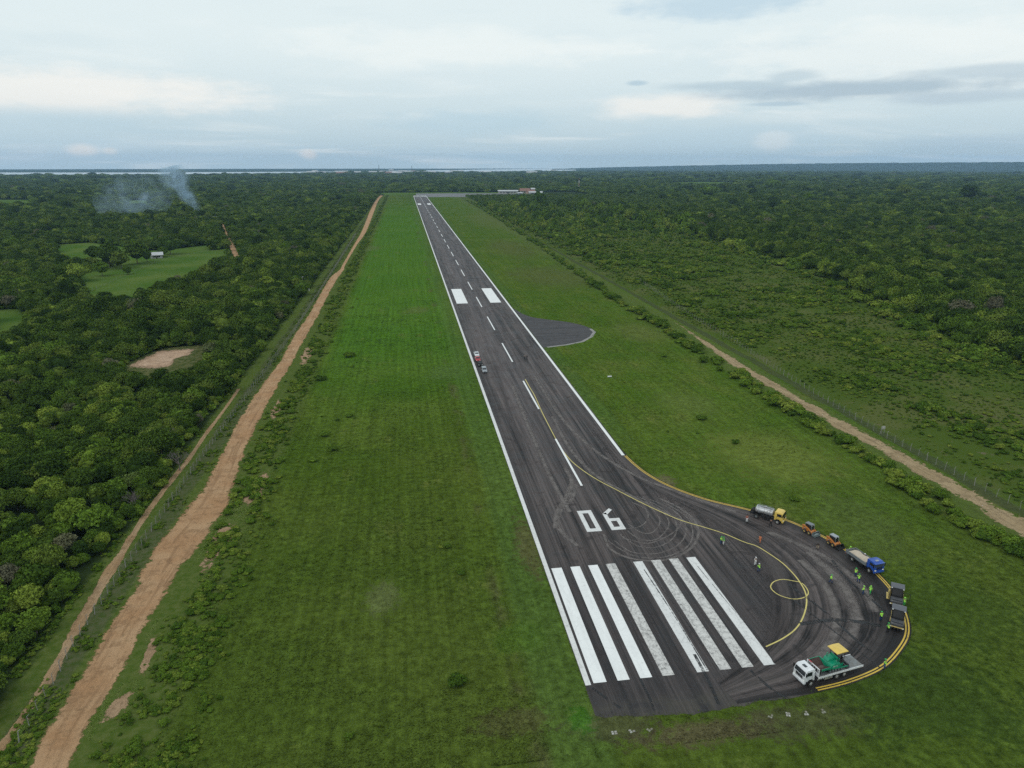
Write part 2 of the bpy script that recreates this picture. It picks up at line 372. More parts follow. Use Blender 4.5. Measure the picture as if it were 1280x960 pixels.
# dirt: edges dissolve into the grass
def dirt_mat(name, c0, c1, edge=0.25, nz=1.0, fade=None):
    m, n = newmat(name); P = n.new('ShaderNodeNewGeometry').outputs['Position']
    uv = n.new('ShaderNodeUVMap').outputs[0]; u, v, _ = n.sep(uv)
    a = n.noise(P, 0.12, 5, 0.6); b = n.noise(P, 0.9, 5, 0.65); e = n.noise(n.comb(n.m('MULTIPLY', u, 9.0), n.m('MULTIPLY', v, 0.05)), 1.0, 4, 0.6)
    f = n.noise(P, 5.0, 3, 0.7)
    col = n.mix(n.mr(a, 0.35, 0.65), (*c0, 1), (*c1, 1))
    col = n.mix(n.m('MULTIPLY', n.mr(e, 0.48, 0.66), 0.65), col, tuple(q * 0.62 for q in c0) + (1,))
    col = n.mix(n.m('MULTIPLY', n.mr(b, 0.55, 0.68), 0.55), col, (0.17, 0.115, 0.06, 1))
    col = n.mix(n.m('MULTIPLY', n.mr(n.noise(P, 0.35, 5, 0.7), 0.48, 0.64), 0.6), col, tuple(q * 0.6 for q in c0) + (1,))
    g = n.mr(f, 0.2, 0.8, 0.8, 1.18, False); col = n.mix(1.0, col, n.comb(g, g, g), 'MULTIPLY')
    d_ = n.m('SUBTRACT', 0.5, n.m('ABSOLUTE', n.m('SUBTRACT', u, 0.5)))     # 0 at the edges, .5 in the middle
    thr = n.m('MULTIPLY', n.m('SUBTRACT', n.m('ADD', n.m('MULTIPLY', a, 0.6), n.m('MULTIPLY', b, 0.55)), 0.33), nz)
    th2 = n.m('MULTIPLY', thr, edge)
    if fade: th2 = n.m('ADD', th2, n.m('MULTIPLY', n.mr(n.sep(P)[1], fade[0], fade[1]), 0.55))
    al = n.mr(n.m('SUBTRACT', d_, th2), 0.0, 0.06)
    n.out(n.bsdf(col, 0.95, 0.1, normal=n.bump(n.m('ADD', n.m('ADD', b, f), e), 1.0, 0.3), alpha=al))
    return m
M_DIRT = dirt_mat('dirt', (0.43, 0.245, 0.125), (0.50, 0.315, 0.175), 0.6)
M_PATH = dirt_mat('footpath_dirt', (0.40, 0.25, 0.13), (0.46, 0.31, 0.18), 0.7)
M_TRACK = dirt_mat('track_dirt', (0.36, 0.26, 0.145), (0.44, 0.325, 0.19), 1.0, fade=(240, 400))
def px_ribbon(name, rows, z, mat, label, step=2.5, widen=0.0, kind='structure'):
    """rows: (left column, right column, row)"""
    Lp = catmull([at(a, y, z) for a, b, y in rows], 10); Rp = catmull([at(b, y, z) for a, b, y in rows], 10)
    o = []
    for a, b in zip(Lp, Rp):
        dd = (b - a); dl = dd.normalized() * widen; o.append((a - dl, b + dl))
    return tag(link(name, ribbon_mesh(name, [a for a, b in o], [b for a, b in o], z, 4), mat), label, kind=kind)
px_ribbon('dirt_road', [(4, 76, 990), (28, 92, 960), (58, 117, 905), (94, 152, 850), (129, 184, 790), (162, 216, 735), (183, 250, 690), (223, 285, 640), (256, 298, 600), (278, 310, 560), (299, 329, 520), (327, 350, 480), (350, 368, 450), (366, 384, 420),
    (384, 398, 395), (401, 413, 365), (413, 424, 346), (425, 430, 337), (429, 432, 330), (443, 447, 305), (452, 459, 288), (462, 469, 263), (469, 474, 250), (476, 481, 243)], 0.010, M_DIRT, 'wide bare reddish dirt road running beside the fence', widen=0.75)
px_ribbon('footpath', [(-14, 8, 940), (14, 34, 905), (50, 70, 850), (84, 102, 790), (120, 141, 725), (146, 160, 690), (172, 184, 650), (198, 208, 615), (226, 236, 580), (240, 247, 563), (252, 259, 545), (270, 276, 522), (285, 290, 502), (296, 301, 486)], 0.008, M_PATH, 'narrow worn dirt footpath between the woodland and the fence', widen=0.15)
px_ribbon('dirt_track', [(1262, 1330, 672), (1215, 1272, 638), (1165, 1215, 608), (1125, 1172, 585), (1085, 1130, 562), (1048, 1088, 540), (1015, 1050, 520), (985, 1012, 500), (950, 978, 480), (912, 938, 458), (875, 898, 432), (842, 862, 408), (822, 838, 395)], 0.010, M_TRACK, 'pale dirt track between the shrub row and the far fence', widen=0.7)
px_ribbon('forest_road', [(290, 304, 322), (284, 296, 306), (277, 287, 294), (273, 281, 281), (266, 272, 272)], 0.012, M_DIRT, 'reddish dirt lane cutting through the far woodland', widen=0.5)

def blot(name, pts, z, mat, label, wob=1.0, kind='structure', step=1.5):
    """patch of open ground with a ragged outline"""
    P = resample(catmull(pts, 6, True) + [Vector(pts[0])], step)[:-1]
    c = sum(P, Vector()) / len(P); V = [(c.x, c.y, z)]; UV = [(0.5, 0)]
    for p in P:
        k = 1 + 0.0; dd = p - c; r = dd.length * (1 + wob * 0.10 * fbm(p.x, p.y, 0.09)); q = c + dd.normalized() * r
        V.append((q.x, q.y, z)); UV.append((0.0, 0))
    F = [(0, 1 + i, 1 + (i + 1) % len(P)) for i in range(len(P))]
    me = npmesh(name, V, F); uv = me.uv_layers.new(name='UVMap'); li = np.zeros(len(me.loops), np.int32); me.loops.foreach_get('vertex_index', li)
    uv.data.foreach_set('uv', np.asarray(UV, np.float32)[li].ravel())
    if me.polygons[0].normal.z < 0: me.flip_normals()
    return tag(link(name, me, mat), label, kind=kind)
M_SAND = dirt_mat('sand_clearing', (0.48, 0.31, 0.20), (0.56, 0.39, 0.27), 0.45)
M_SPILL = dirt_mat('sand_spill', (0.37, 0.235, 0.135), (0.43, 0.29, 0.175), 0.9)
m_, n = newmat('pasture'); P_ = n.new('ShaderNodeNewGeometry').outputs['Position']
a = n.noise(P_, 0.03, 5, 0.6); c = n.noise(P_, 0.6, 4, 0.7)
col = n.mix(n.mr(a, 0.35, 0.65), (0.055, 0.108, 0.016, 1), (0.094, 0.138, 0.030, 1)); g = n.mr(c, 0.2, 0.8, 0.6, 1.4, False)
n.out(n.bsdf(n.mix(1.0, col, n.comb(g, g, g), 'MULTIPLY'), 1.0, 0.0)); M_PAST = m_
m_, n = newmat('rough_clearing'); P_ = n.new('ShaderNodeNewGeometry').outputs['Position']; c = n.noise(P_, 0.5, 5, 0.7)
n.out(n.bsdf(n.mix(n.mr(c, 0.35, 0.65), (0.035, 0.058, 0.012, 1), (0.125, 0.120, 0.050, 1)), 1.0, 0.0)); M_ROUGH = m_
TREEH = 6.0
FIELDS = {}
def field(key, top, bottom, mat, name, label, z=0.006):
    """open ground seen over the tree tops: bottom outline lies at tree-top height"""
    pts = [at(x, y) for x, y in top] + [at(x, y, TREEH) for x, y in bottom]
    for p in pts: p.z = 0
    FIELDS[key] = [(p.x, p.y) for p in pts]
    blot(name, pts, z + 0.003 * len(FIELDS), mat, label, 0.6, step=4)
field('rim', [(152, 459), (172, 448), (205, 435.5), (248, 431.5), (262, 432)], [(256, 442), (238, 450), (215, 460), (185, 463), (153, 463)], M_ROUGH, 'clearing', 'small grassy clearing around bare sand inside the wood')
field('main', [(96, 345), (128, 334), (185, 328), (235, 316), (284, 311)], [(286, 320), (240, 342), (200, 352), (165, 366), (125, 368), (100, 358)], M_PAST, 'pasture', 'bright green pasture in front of the white roofed house')
field('back', [(68, 306), (112, 303), (160, 309), (200, 313), (262, 306)], [(262, 311), (200, 317), (150, 322), (100, 322), (70, 316)], M_PAST, 'pasture', 'paler pasture behind the big trees beside the house')
field('side', [(-20, 388), (22, 386), (34, 395)], [(28, 408), (5, 414), (-20, 412)], M_PAST, 'pasture', 'small overgrown grass opening deep in the woodland')
field('strip', [(-20, 249.5), (38, 249.8)], [(42, 255), (-20, 255)], M_PAST, 'pasture', 'far strip of pale pasture at the edge of the woods')
field('smokef', [(158, 250.5), (178, 250.2), (190, 252)], [(186, 256.5), (172, 256.5), (158, 255)], M_PAST, 'pasture', 'far pasture strip seen through the smoke')
field('rfar', [(838, 228.2), (880, 227.2), (920, 228)], [(915, 231), (880, 231), (838, 231)], M_PAST, 'pasture', 'thin pale pasture strip far beyond the right hand woods')
blot('sand_patch', [at(x, y) for x, y in ((148, 462), (174, 447), (205, 435), (250, 432), (248, 441), (226, 448), (215, 460), (185, 464))], 0.016, M_SAND, 'bare pinkish sand patch inside the woodland clearing', 1.6)
for k, (pts, w_) in enumerate(((((160, 862), (176, 820), (190, 782), (208, 768), (204, 800), (188, 838), (176, 868)), 1), (((222, 735), (248, 694), (280, 640), (312, 632), (300, 672), (268, 715), (240, 750)), 1), (((286, 640), (318, 596), (344, 578), (330, 625), (306, 650)), 1),
        (((332, 520), (348, 492), (362, 494), (352, 520), (336, 534)), 1), (((108, 912), (146, 862), (176, 852), (168, 886), (130, 918)), 1), (((370, 456), (380, 428), (398, 430), (390, 452), (376, 464)), 1))):
    blot('sand_spill', [at(x, y) for x, y in pts], 0.006, M_SPILL, ['sand spill among weeds low on the dirt road verge', 'broad sandy wash beside the bend of the dirt road', 'sand spill beside the dirt road above the broad wash', 'small bare spot on the dirt road verge near the bushes', 'sandy edge at the nearest end of the dirt road', 'farthest bare spot on the dirt road verge'][k], 2.5, step=0.7)

# ------------------------------------------------------------------ asphalt
def asphalt_core(n, us, vs, P, stretch=0.035):
    """streaked, patched bitumen; us across / vs along in metres"""
    s1 = n.noise(n.comb(n.m('MULTIPLY', us, 0.55), n.m('MULTIPLY', vs, stretch * 0.5)), 1.0, 6, 0.62, 0.3)
    s2 = n.noise(n.comb(n.m('MULTIPLY', us, 3.2), n.m('MULTIPLY', vs, stretch * 1.3)), 1.0, 5, 0.7)
    s3 = n.noise(P, 0.22, 5, 0.65, 0.8); s4 = n.noise(P, 6.0, 3, 0.7)
    q = n.m('ADD', n.m('ADD', n.m('MULTIPLY', s1, 0.46), n.m('MULTIPLY', s2, 0.42)), n.m('MULTIPLY', s3, 0.26))
    c = n.mix(n.mr(q, 0.48, 0.68, 0, 1, False), (0.0070, 0.0060, 0.0060, 1), (0.116, 0.094, 0.088, 1))
    s5 = n.noise(n.comb(n.m('MULTIPLY', us, 1.1), n.m('ADD', n.m('MULTIPLY', vs, stretch * 0.35), 7.0)), 1.0, 2, 0.4)
    c = n.mix(n.m('MULTIPLY', n.mr(s5, 0.60, 0.72), 0.4), c, (0.135, 0.112, 0.105, 1)); c = n.mix(n.m('MULTIPLY', n.mr(s5, 0.42, 0.30), 0.6), c, (0.009, 0.008, 0.008, 1))
    c = n.mix(n.m('MULTIPLY', n.mr(s3, 0.56, 0.68), 0.65), c, (0.011, 0.010, 0.0105, 1))
    g = n.mr(s4, 0.2, 0.8, 0.5, 1.5, False); c = n.mix(1.0, c, n.comb(g, g, g), 'MULTIPLY')
    return c, s1, s3, s4
m_, n = newmat('runway_asphalt'); P_ = n.new('ShaderNodeNewGeometry').outputs['Position']; X, Y, Z = n.sep(P_)
c, s1, s3, s4 = asphalt_core(n, X, Y, P_, 0.03)
cen = n.m('MULTIPLY', n.mr(n.m('ABSOLUTE', n.m('SUBTRACT', n.m('ADD', X, n.m('MULTIPLY', s3, 3)), 38.5)), 7.5, 2.0), n.mr(Y, 115, 220))
c = n.mix(n.m('MULTIPLY', cen, 0.2), c, (0.100, 0.086, 0.088, 1))
c = n.mix(n.m('MULTIPLY', n.m('MULTIPLY', n.mr(n.m('ABSOLUTE', n.m('SUBTRACT', X, 31.5)), 3.2, 2.7), n.mr(Y, 118, 240)), 0.22), c, (0.125, 0.098, 0.092, 1))
c = n.mix(n.m('MULTIPLY', n.mr(Y, 120, 112), 0.45), c, (0.030, 0.027, 0.028, 1))
c = n.mix(n.m('MULTIPLY', n.mr(n.m('ABSOLUTE', n.m('SUBTRACT', X, 24.8)), 3.5, 0.5), 0.4), c, (0.028, 0.024, 0.023, 1))
edgec = n.m('MULTIPLY', n.mr(Y, 82, 79), n.mr(s3, 0.35, 0.6)); c = n.mix(n.m('MULTIPLY', edgec, 0.3), c, (0.09, 0.085, 0.06, 1))
n.out(n.bsdf(c, n.mr(s3, 0.35, 0.65, 0.55, 0.85), 0.25, normal=n.bump(n.m('ADD', s4, n.noise(P_, 25, 2)), 0.35, 0.04))); M_ASPH = m_
m_, n = newmat('pad_asphalt'); P_ = n.new('ShaderNodeNewGeometry').outputs['Position']; uv = n.new('ShaderNodeUVMap').outputs[0]; u, v, _ = n.sep(uv)
c, s1, s3, s4 = asphalt_core(n, n.m('MULTIPLY', u, 24.0), v, P_, 0.05)
br = n.noise(n.comb(n.m('MULTIPLY', u, 5.5), n.m('MULTIPLY', v, 0.035)), 1.0, 3, 0.5)
c = n.mix(n.m('MULTIPLY', n.mr(br, 0.5, 0.66), 0.42), c, (0.105, 0.090, 0.083, 1))
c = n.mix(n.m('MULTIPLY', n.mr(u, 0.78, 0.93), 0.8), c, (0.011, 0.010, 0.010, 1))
al = n.mr(n.m('SUBTRACT', u, n.m('MULTIPLY', n.m('ABSOLUTE', n.m('SUBTRACT', s3, 0.3)), 0.25)), 0.0, 0.30)
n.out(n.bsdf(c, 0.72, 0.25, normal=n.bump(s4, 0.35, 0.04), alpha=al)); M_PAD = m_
m_, n = newmat('old_asphalt'); P_ = n.new('ShaderNodeNewGeometry').outputs['Position']; X, Y, Z = n.sep(P_)
c, s1, s3, s4 = asphalt_core(n, n.m('MULTIPLY', Y, 0.5), X, P_, 0.03)
c = n.mix(0.7, c, n.mix(s3, (0.040, 0.040, 0.044, 1), (0.085, 0.083, 0.085, 1))); n.out(n.bsdf(c, 0.85, 0.2)); M_OLD = m_

Z_A, Z_P, Z_M, Z_Y = 0.014, 0.018, 0.022, 0.026
OUT = [(55.3, 176), (55.6, 167.5), (57.2, 157), (60.5, 148.5), (66.0, 140.8), (72.8, 134.9), (79.0, 129.0), (83.0, 121.5), (85.0, 114.0), (85.6, 107.0), (84.7, 100.0), (82.6, 94.0), (79.4, 88.8), (75.2, 85.0), (69.5, 81.4), (62.5, 79.2), (56.0, 78.2)]
outer = catmull([Vector((x, y, 0)) for x, y in OUT], 8)
bot = [Vector((x, y, 0)) for x, y in ((51.7, 77.8), (47.5, 77.9), (44.0, 77.3), (41, 77.2), (37.5, 76.9), (33, 77.3), (29.5, 77.5), (26.5, 77.8), (24.2, 78.4))]
bot = resample(bot, 0.4)
for p in bot: p.y += 0.45 * fbm(p.x, 3.0, 0.8, 3); p.x += 0.1 * fbm(p.x, 9.0, 1.1)
outl = [Vector((55.3, 1868, 0))] + [Vector((55.3, y, 0)) for y in range(1800, 176, -100)] + outer + bot
left = []
for k in range(0, 900):
    y = 78.6 + k * 2.0
    if y > 1866: break
    left.append(Vector((23.35 + 0.08 * fbm(y, 1.0, 0.5, 3), y, 0)))
outl += left + [Vector((23.35, 1868, 0))]
bm_ = bmesh.new(); f_ = bm_.faces.new([bm_.verts.new((p.x, p.y, Z_A)) for p in outl]); bmesh.ops.triangulate(bm_, faces=[f_])
me = bpy.data.meshes.new('runway'); bm_.to_mesh(me); bm_.free()
if me.polygons[0].normal.z < 0: me.flip_normals()
RUN = tag(link('runway', me, M_ASPH), 'long dark asphalt runway with a rounded turning pad', kind='structure')
inner = catmull([Vector((x, y, 0)) for x, y in ((50.5, 185), (51.0, 170), (52.5, 154), (55.5, 142), (58.0, 132), (60.3, 122), (60.5, 112), (58.0, 102), (54.0, 94), (49.0, 88), (43.0, 83))], 12)
def even(Pl, nn):
    L_ = [0]
    for a, b in zip(Pl, Pl[1:]): L_.append(L_[-1] + (b - a).length)
    out = []; j = 0
    for k in range(nn):
        s = L_[-1] * k / (nn - 1)
        while j < len(L_) - 2 and L_[j + 1] < s: j += 1
        out.append(Pl[j].lerp(Pl[j + 1], (s - L_[j]) / max(1e-6, L_[j + 1] - L_[j])))
    return out
o2 = [Vector((55.25, 200, 0)), Vector((55.28, 185, 0))] + [p for p in outer] + [Vector((50.0, 78.1, 0)), Vector((44.0, 77.8, 0))]
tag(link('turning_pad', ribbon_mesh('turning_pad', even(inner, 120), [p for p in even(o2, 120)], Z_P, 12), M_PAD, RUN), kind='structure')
stub = [at(x, y) for x, y in ((646, 389), (655, 393), (668, 397), (690, 400), (715, 403.5), (735, 409), (742, 414), (740, 420), (728, 426), (712, 430), (690, 433), (680, 434.5))]
stub = [Vector((55.4, 372, 0))] + catmull(stub, 4)[3:] + [Vector((55.4, 283, 0))]
bm_ = bmesh.new(); f_ = bm_.faces.new([bm_.verts.new((p.x, p.y, Z_A - 0.003)) for p in stub]); me = bpy.data.meshes.new('old_turnaround'); bmesh.ops.triangulate(bm_, faces=[f_]); bm_.to_mesh(me); bm_.free()
if me.polygons[0].normal.z < 0: me.flip_normals()
tag(link('taxiway', me, M_OLD), 'old grey half round asphalt turnaround beside the runway', kind='structure')
L_, R_ = offset_line([at(x, y) for x, y in ((738, 411), (743, 415), (739, 421), (728, 427), (708, 431), (684, 434))], 1.4)
tag(link('kerb', ribbon_mesh('kerb', L_, R_, 0.016, 1), paint('pale_concrete', (0.26, 0.25, 0.24), 0.8, dirt=0.5)), 'pale worn rim around the old asphalt turnaround', kind='structure')
# far apron at the terminal
ap = [at(x, y) for x, y in ((520, 246.5), (560, 246.2), (645, 246.6), (668, 243.2), (625, 241.6), (520, 241.8))]
bm_ = bmesh.new(); bm_.faces.new([bm_.verts.new((p.x, p.y, 0.02)) for p in ap]); me = bpy.data.meshes.new('apron'); bm_.to_mesh(me); bm_.free()
if me.polygons[0].normal.z < 0: me.flip_normals()
tag(link('apron', me, paint('apron_concrete', (0.13, 0.13, 0.135), 0.9, dirt=0.2, scale=0.05)), 'grey parking apron in front of the terminal at the far runway end', kind='structure')
blot('verge', [at(x, y) for x, y in ((470, 241.0), (560, 240.3), (640, 240.2), (668, 241.2), (660, 243.8), (600, 243.2), (540, 242.6), (500, 244.0), (478, 244.5))], 0.010, M_PAST, 'pale grass belt closing off the far end of the airfield', 0.2, step=15)

# ------------------------------------------------------------------ markings
def paint_mark(name, col, wear, under=(0.05, 0.045, 0.045)):
    m, n = newmat(name); P = n.new('ShaderNodeNewGeometry').outputs['Position']
    a = n.noise(P, 1.3, 6, 0.72); b = n.noise(P, 9.0, 4, 0.75); g = n.noise(n.vm('MULTIPLY', P, (1, 0.12, 1)), 1.2, 4, 0.6)
    vo = n.new('ShaderNodeTexVoronoi', feature='DISTANCE_TO_EDGE'); n.put(vo.inputs['Vector'], n.vm('ADD', P, n.comb(a, b, 0.0))); vo.inputs['Scale'].default_value = 0.55
    q = n.m('ADD', n.m('ADD', n.m('MULTIPLY', a, 0.45), n.m('MULTIPLY', b, 0.45)), n.m('MULTIPLY', g, 0.1))
    w = n.mr(q, 0.585 - wear * 0.15, 0.68 - wear * 0.08); cr = n.m('MULTIPLY', n.mr(vo.outputs[0], 0.03, 0.012), min(1.0, wear * 0.55))
    w = n.m('MAXIMUM', n.m('MULTIPLY', w, min(1, 0.35 + wear)), cr)
    c = n.mix(n.mr(g, 0.35, 0.65, 0.0, 0.25), (*col, 1), tuple(k * 0.72 for k in col) + (1,))
    c = n.mix(w, c, (*under, 1)); n.out(n.bsdf(c, 0.6, 0.3)); return m
M_W0 = paint_mark('white_paint_fresh', (0.78, 0.78, 0.76), 0.18); M_W1 = paint_mark('white_paint_worn', (0.68, 0.67, 0.65), 0.42); M_W2 = paint_mark('white_paint_old', (0.60, 0.58, 0.55), 0.72)
M_YL = paint_mark('yellow_paint', (0.62, 0.42, 0.06), 0.35); M_YP = paint_mark('pale_yellow_paint', (0.60, 0.50, 0.16), 0.3)
def quads(name, Q, z, mat, parent=RUN):
    V = []; F = []
    for q in Q:
        k = len(V); V += [(x, y, z) for x, y in q]; F.append((k, k + 1, k + 2, k + 3))
    me = npmesh(name, V, F)
    fl = [p.index for p in me.polygons if p.normal.z < 0]
    if fl: me.flip_normals()
    return tag(link(name, me, mat, parent), kind='structure')
rect = lambda x0, x1, y0, y1: [(x0, y0), (x1, y0), (x1, y1), (x0, y1)]
wl = [M_W0, M_W0, M_W0, M_W2, M_W1, M_W2, M_W2, M_W1]
for k, xr in enumerate((26.75, 30.3, 33.8, 37.3, 42.75, 46.35, 49.95, 53.5)):
    quads('threshold_stripe', [rect(xr - (2.0 if k == 0 else 1.85), xr, 84.9, 116.6)], Z_Y, wl[k])
quads('edge_line', [rect(23.45, 24.3, 84.6 + i * 45, 84.6 + min((i + 1) * 45, 1776)) for i in range(0, 39)], Z_M, M_W1)
quads('edge_line', [rect(54.1, 54.95, 168 + i * 45, 168 + min((i + 1) * 45, 1692)) for i in range(0, 37)], Z_M, M_W0)
quads('centre_line_dash', [rect(38.95, 39.5, 151.4 + 56.6 * i, 182.2 + 56.6 * i) for i in range(0, 29)], Z_Y, M_W0)
for x0, x1 in ((26.5, 32.7), (45.3, 51.4)):
    quads('aiming_block', [rect(x0, x1, 389.5, 438)], Z_M, M_W0)
    quads('aiming_block', [rect(x0, x1, 1420, 1468)], Z_M, M_W0)
quads('threshold_stripe', [rect(xr - 1.8, xr, 1800, 1842) for xr in (26.8, 30.4, 34, 37.5, 43, 46.6, 50.2, 53.6)], Z_M, M_W1)
def glyph(o, polys): quads('runway_number', polys, Z_Y, M_W1)
glyph('0', [rect(35.0, 35.95, 129.3, 138.8), rect(37.25, 38.2, 129.3, 138.8), rect(35.95, 37.25, 129.3, 130.6), rect(35.95, 37.25, 137.5, 138.8)])
glyph('6', [[(40.3, 129.3), (41.2, 129.3), (41.2, 137.2), (40.3, 136.7)], rect(42.5, 43.4, 129.3, 134.4), rect(41.2, 42.5, 129.3, 130.6), rect(41.2, 42.5, 133.2, 134.4), [(40.3, 136.7), (41.2, 136.2), (42.9, 138.3), (42.4, 139.1)]])
def px_line(name, pts, w, z, mat, closed=False, parent=RUN, world=False):
    P = [Vector((*p, 0)) for p in pts] if world else [at(x, y) for x, y in pts]
    P = catmull(P, 8, closed)
    if closed: P = P + [P[0], P[1]]
    L, Rr = offset_line(P, w)
    o = link(name, ribbon_mesh(name, L, Rr, z, 1), mat, parent); tag(o, kind='structure'); return o
zz = lambda pts, ox, oy, s: [(ox + x / s, oy + y / s) for x, y in pts]
taxi = [(656.5, 474), (662, 484), (668, 494), (676.5, 513), (686, 532), (696, 551), (704, 564), (715, 577)] + [(730, 589), (748, 600.5), (770, 612), (795, 625), (822, 638), (850, 650), (880, 659), (905, 667)] + zz([(0, 112), (100, 145), (200, 205), (300, 275), (370, 340), (430, 410), (480, 490), (500, 560), (495, 640), (460, 740), (400, 820), (300, 890), (175, 950)], 930, 660, 6.4)
px_line('taxi_line', taxi, 0.24, Z_M + 0.002, M_YP)
loop = zz([(460, 440), (400, 425), (310, 412), (240, 430), (213, 470), (240, 510), (300, 545), (390, 568), (470, 560), (512, 530), (505, 490)], 930, 660, 6.4)
px_line('turn_circle', loop, 0.19, Z_Y + 0.002, M_YP, closed=True)
# double yellow edge line follows the pad rim
rim = even(o2, 200)[18:]
def inset(P, dd): 
    L, Rr = offset_line(P, 2 * dd); return Rr if (Rr[60] - Vector((62, 110, 0))).length < (L[60] - Vector((62, 110, 0))).length else L
def side_line(dd, w):
    Pm = [p for p in inset(rim, dd) if p.y < 168 or p.x > 58]
    Pm = [p for p in Pm if not (p.y < 90 and p.x < 56.5)]
    L, Rr = offset_line(Pm, w); tag(link('pad_edge_line', ribbon_mesh('pad_edge_line', L, Rr, Z_M, 1), M_YL, RUN), kind='structure')
side_line(0.38, 0.23); side_line(0.82, 0.23)

# tyre marks: paler swept ribbons
m_, n = newmat('tyre_mark'); P_ = n.new('ShaderNodeNewGeometry').outputs['Position']; uv = n.new('ShaderNodeUVMap').outputs[0]; u, v, _ = n.sep(uv)
d_ = n.m('SUBTRACT', 0.5, n.m('ABSOLUTE', n.m('SUBTRACT', u, 0.5)))
al = n.m('MULTIPLY', n.mr(d_, 0.02, 0.35), n.mr(n.noise(P_, 0.5, 5, 0.7), 0.28, 0.62, 0.1, 0.9))
n.out(n.bsdf(n.mix(n.noise(P_, 1.5, 3), (0.14, 0.122, 0.114, 1), (0.20, 0.178, 0.165, 1)), 0.85, 0.1, alpha=al)); M_TY = m_
TY = []
c0 = Vector((45.5, 129.5, 0))
sw = [(736, 622), (700, 640), (697, 665), (715, 685)]
def mark(pts, w, z): 
    P = catmull([at(x, y) for x, y in pts], 8); L, Rr = offset_line(P, w); TY.append(ribbon_mesh('tyre_mark', L, Rr, z, 2))
arcs = [((755, 668), (762, 685), (785, 697), (820, 701), (850, 694), (868, 680), (873, 664), (866, 648), (848, 634), (822, 622)),
        ((768, 676), (790, 690), (820, 692), (845, 683), (857, 668), (855, 652), (838, 636), (812, 624)),
        ((775, 668), (796, 682), (820, 684), (840, 674), (846, 660), (840, 645), (822, 632), (800, 622)),
        ((780, 660), (798, 673), (818, 675), (832, 664), (836, 652), (826, 638), (806, 627)),
        ((786, 655), (800, 665), (814, 666), (824, 656), (823, 645), (812, 634), (795, 626)), ((770, 650), (782, 660), (800, 658), (810, 648), (806, 636), (790, 628)),
        ((778, 672), (810, 679), (838, 668), (851, 655), (846, 641), (820, 627)), ((760, 676), (790, 694), (826, 697), (856, 686), (866, 668), (858, 646), (830, 628)),
        ((720, 606), (714, 625), (701, 638), (697, 655), (705, 668), (722, 682)), ((716, 600), (707, 622), (696, 640), (694, 660)), ((706, 585), (714, 600), (712, 618), (700, 636)),
        ((640, 480), (655, 520), (672, 560), (690, 600), (712, 640)), ((668, 470), (700, 520), (740, 560), (790, 592), (850, 616), (920, 640)), ((690, 520), (712, 560), (742, 592), (780, 615), (830, 640), (862, 655)),
        ((1000, 700), (1030, 730), (1045, 765), (1040, 800), (1010, 835)), ((1010, 690), (1050, 725), (1068, 760), (1065, 800)), ((960, 665), (1020, 690), (1070, 725), (1095, 765)), ((1020, 700), (1055, 735), (1075, 775))]
for k, a_ in enumerate(arcs): mark(a_, (0.9 if k == 0 else 0.5 if k < 8 else 1.5 if k < 14 else 2.2), Z_P + 0.001 + 0.00015 * k)
bm_ = bmesh.new()
for q in TY: bm_.from_mesh(q)
me = bpy.data.meshes.new('tyre_marks'); bm_.to_mesh(me); bm_.free(); me.materials.append(M_TY)
tag(link('tyre_marks', me, None, RUN), kind='stuff')
m_, n = newmat('crack_sealing'); P_ = n.new('ShaderNodeNewGeometry').outputs['Position']
n.out(n.bsdf((0.008, 0.008, 0.009, 1), 0.5, 0.4, alpha=n.mr(n.noise(P_, 0.6, 4, 0.7), 0.35, 0.6))); M_CR = m_
TY = []
for k, (pts, w) in enumerate(((((985, 730), (1030, 764), (1070, 800), (1090, 815)), 0.5), (((985, 745), (1050, 795), (1100, 835)), 0.3), (((868, 818), (885, 850), (898, 880)), 0.5), (((938, 838), (965, 862), (985, 874)), 0.5), (((812, 714), (860, 780), (900, 838)), 0.14), (((872, 708), (915, 760), (950, 800), (968, 830)), 0.12),
        (((805, 712), (843, 770), (884, 838)), 0.2), (((740, 860), (775, 885)), 0.4), (((1040, 700), (1060, 725), (1090, 750), (1110, 768)), 0.6), (((1000, 780), (1050, 775), (1100, 782)), 0.9), (((800, 848), (812, 872), (818, 888)), 0.4))):
    P = catmull([at(x, y) for x, y in pts], 6); L, Rr = offset_line(P, w); TY.append(ribbon_mesh('crack', L, Rr, Z_Y + 0.006 + 0.0002 * k, 1))
bm_ = bmesh.new()
for q in TY: bm_.from_mesh(q)
me = bpy.data.meshes.new('sealed_cracks'); bm_.to_mesh(me); bm_.free(); me.materials.append(M_CR)
tag(link('sealed_cracks', me, None, RUN), kind='stuff')

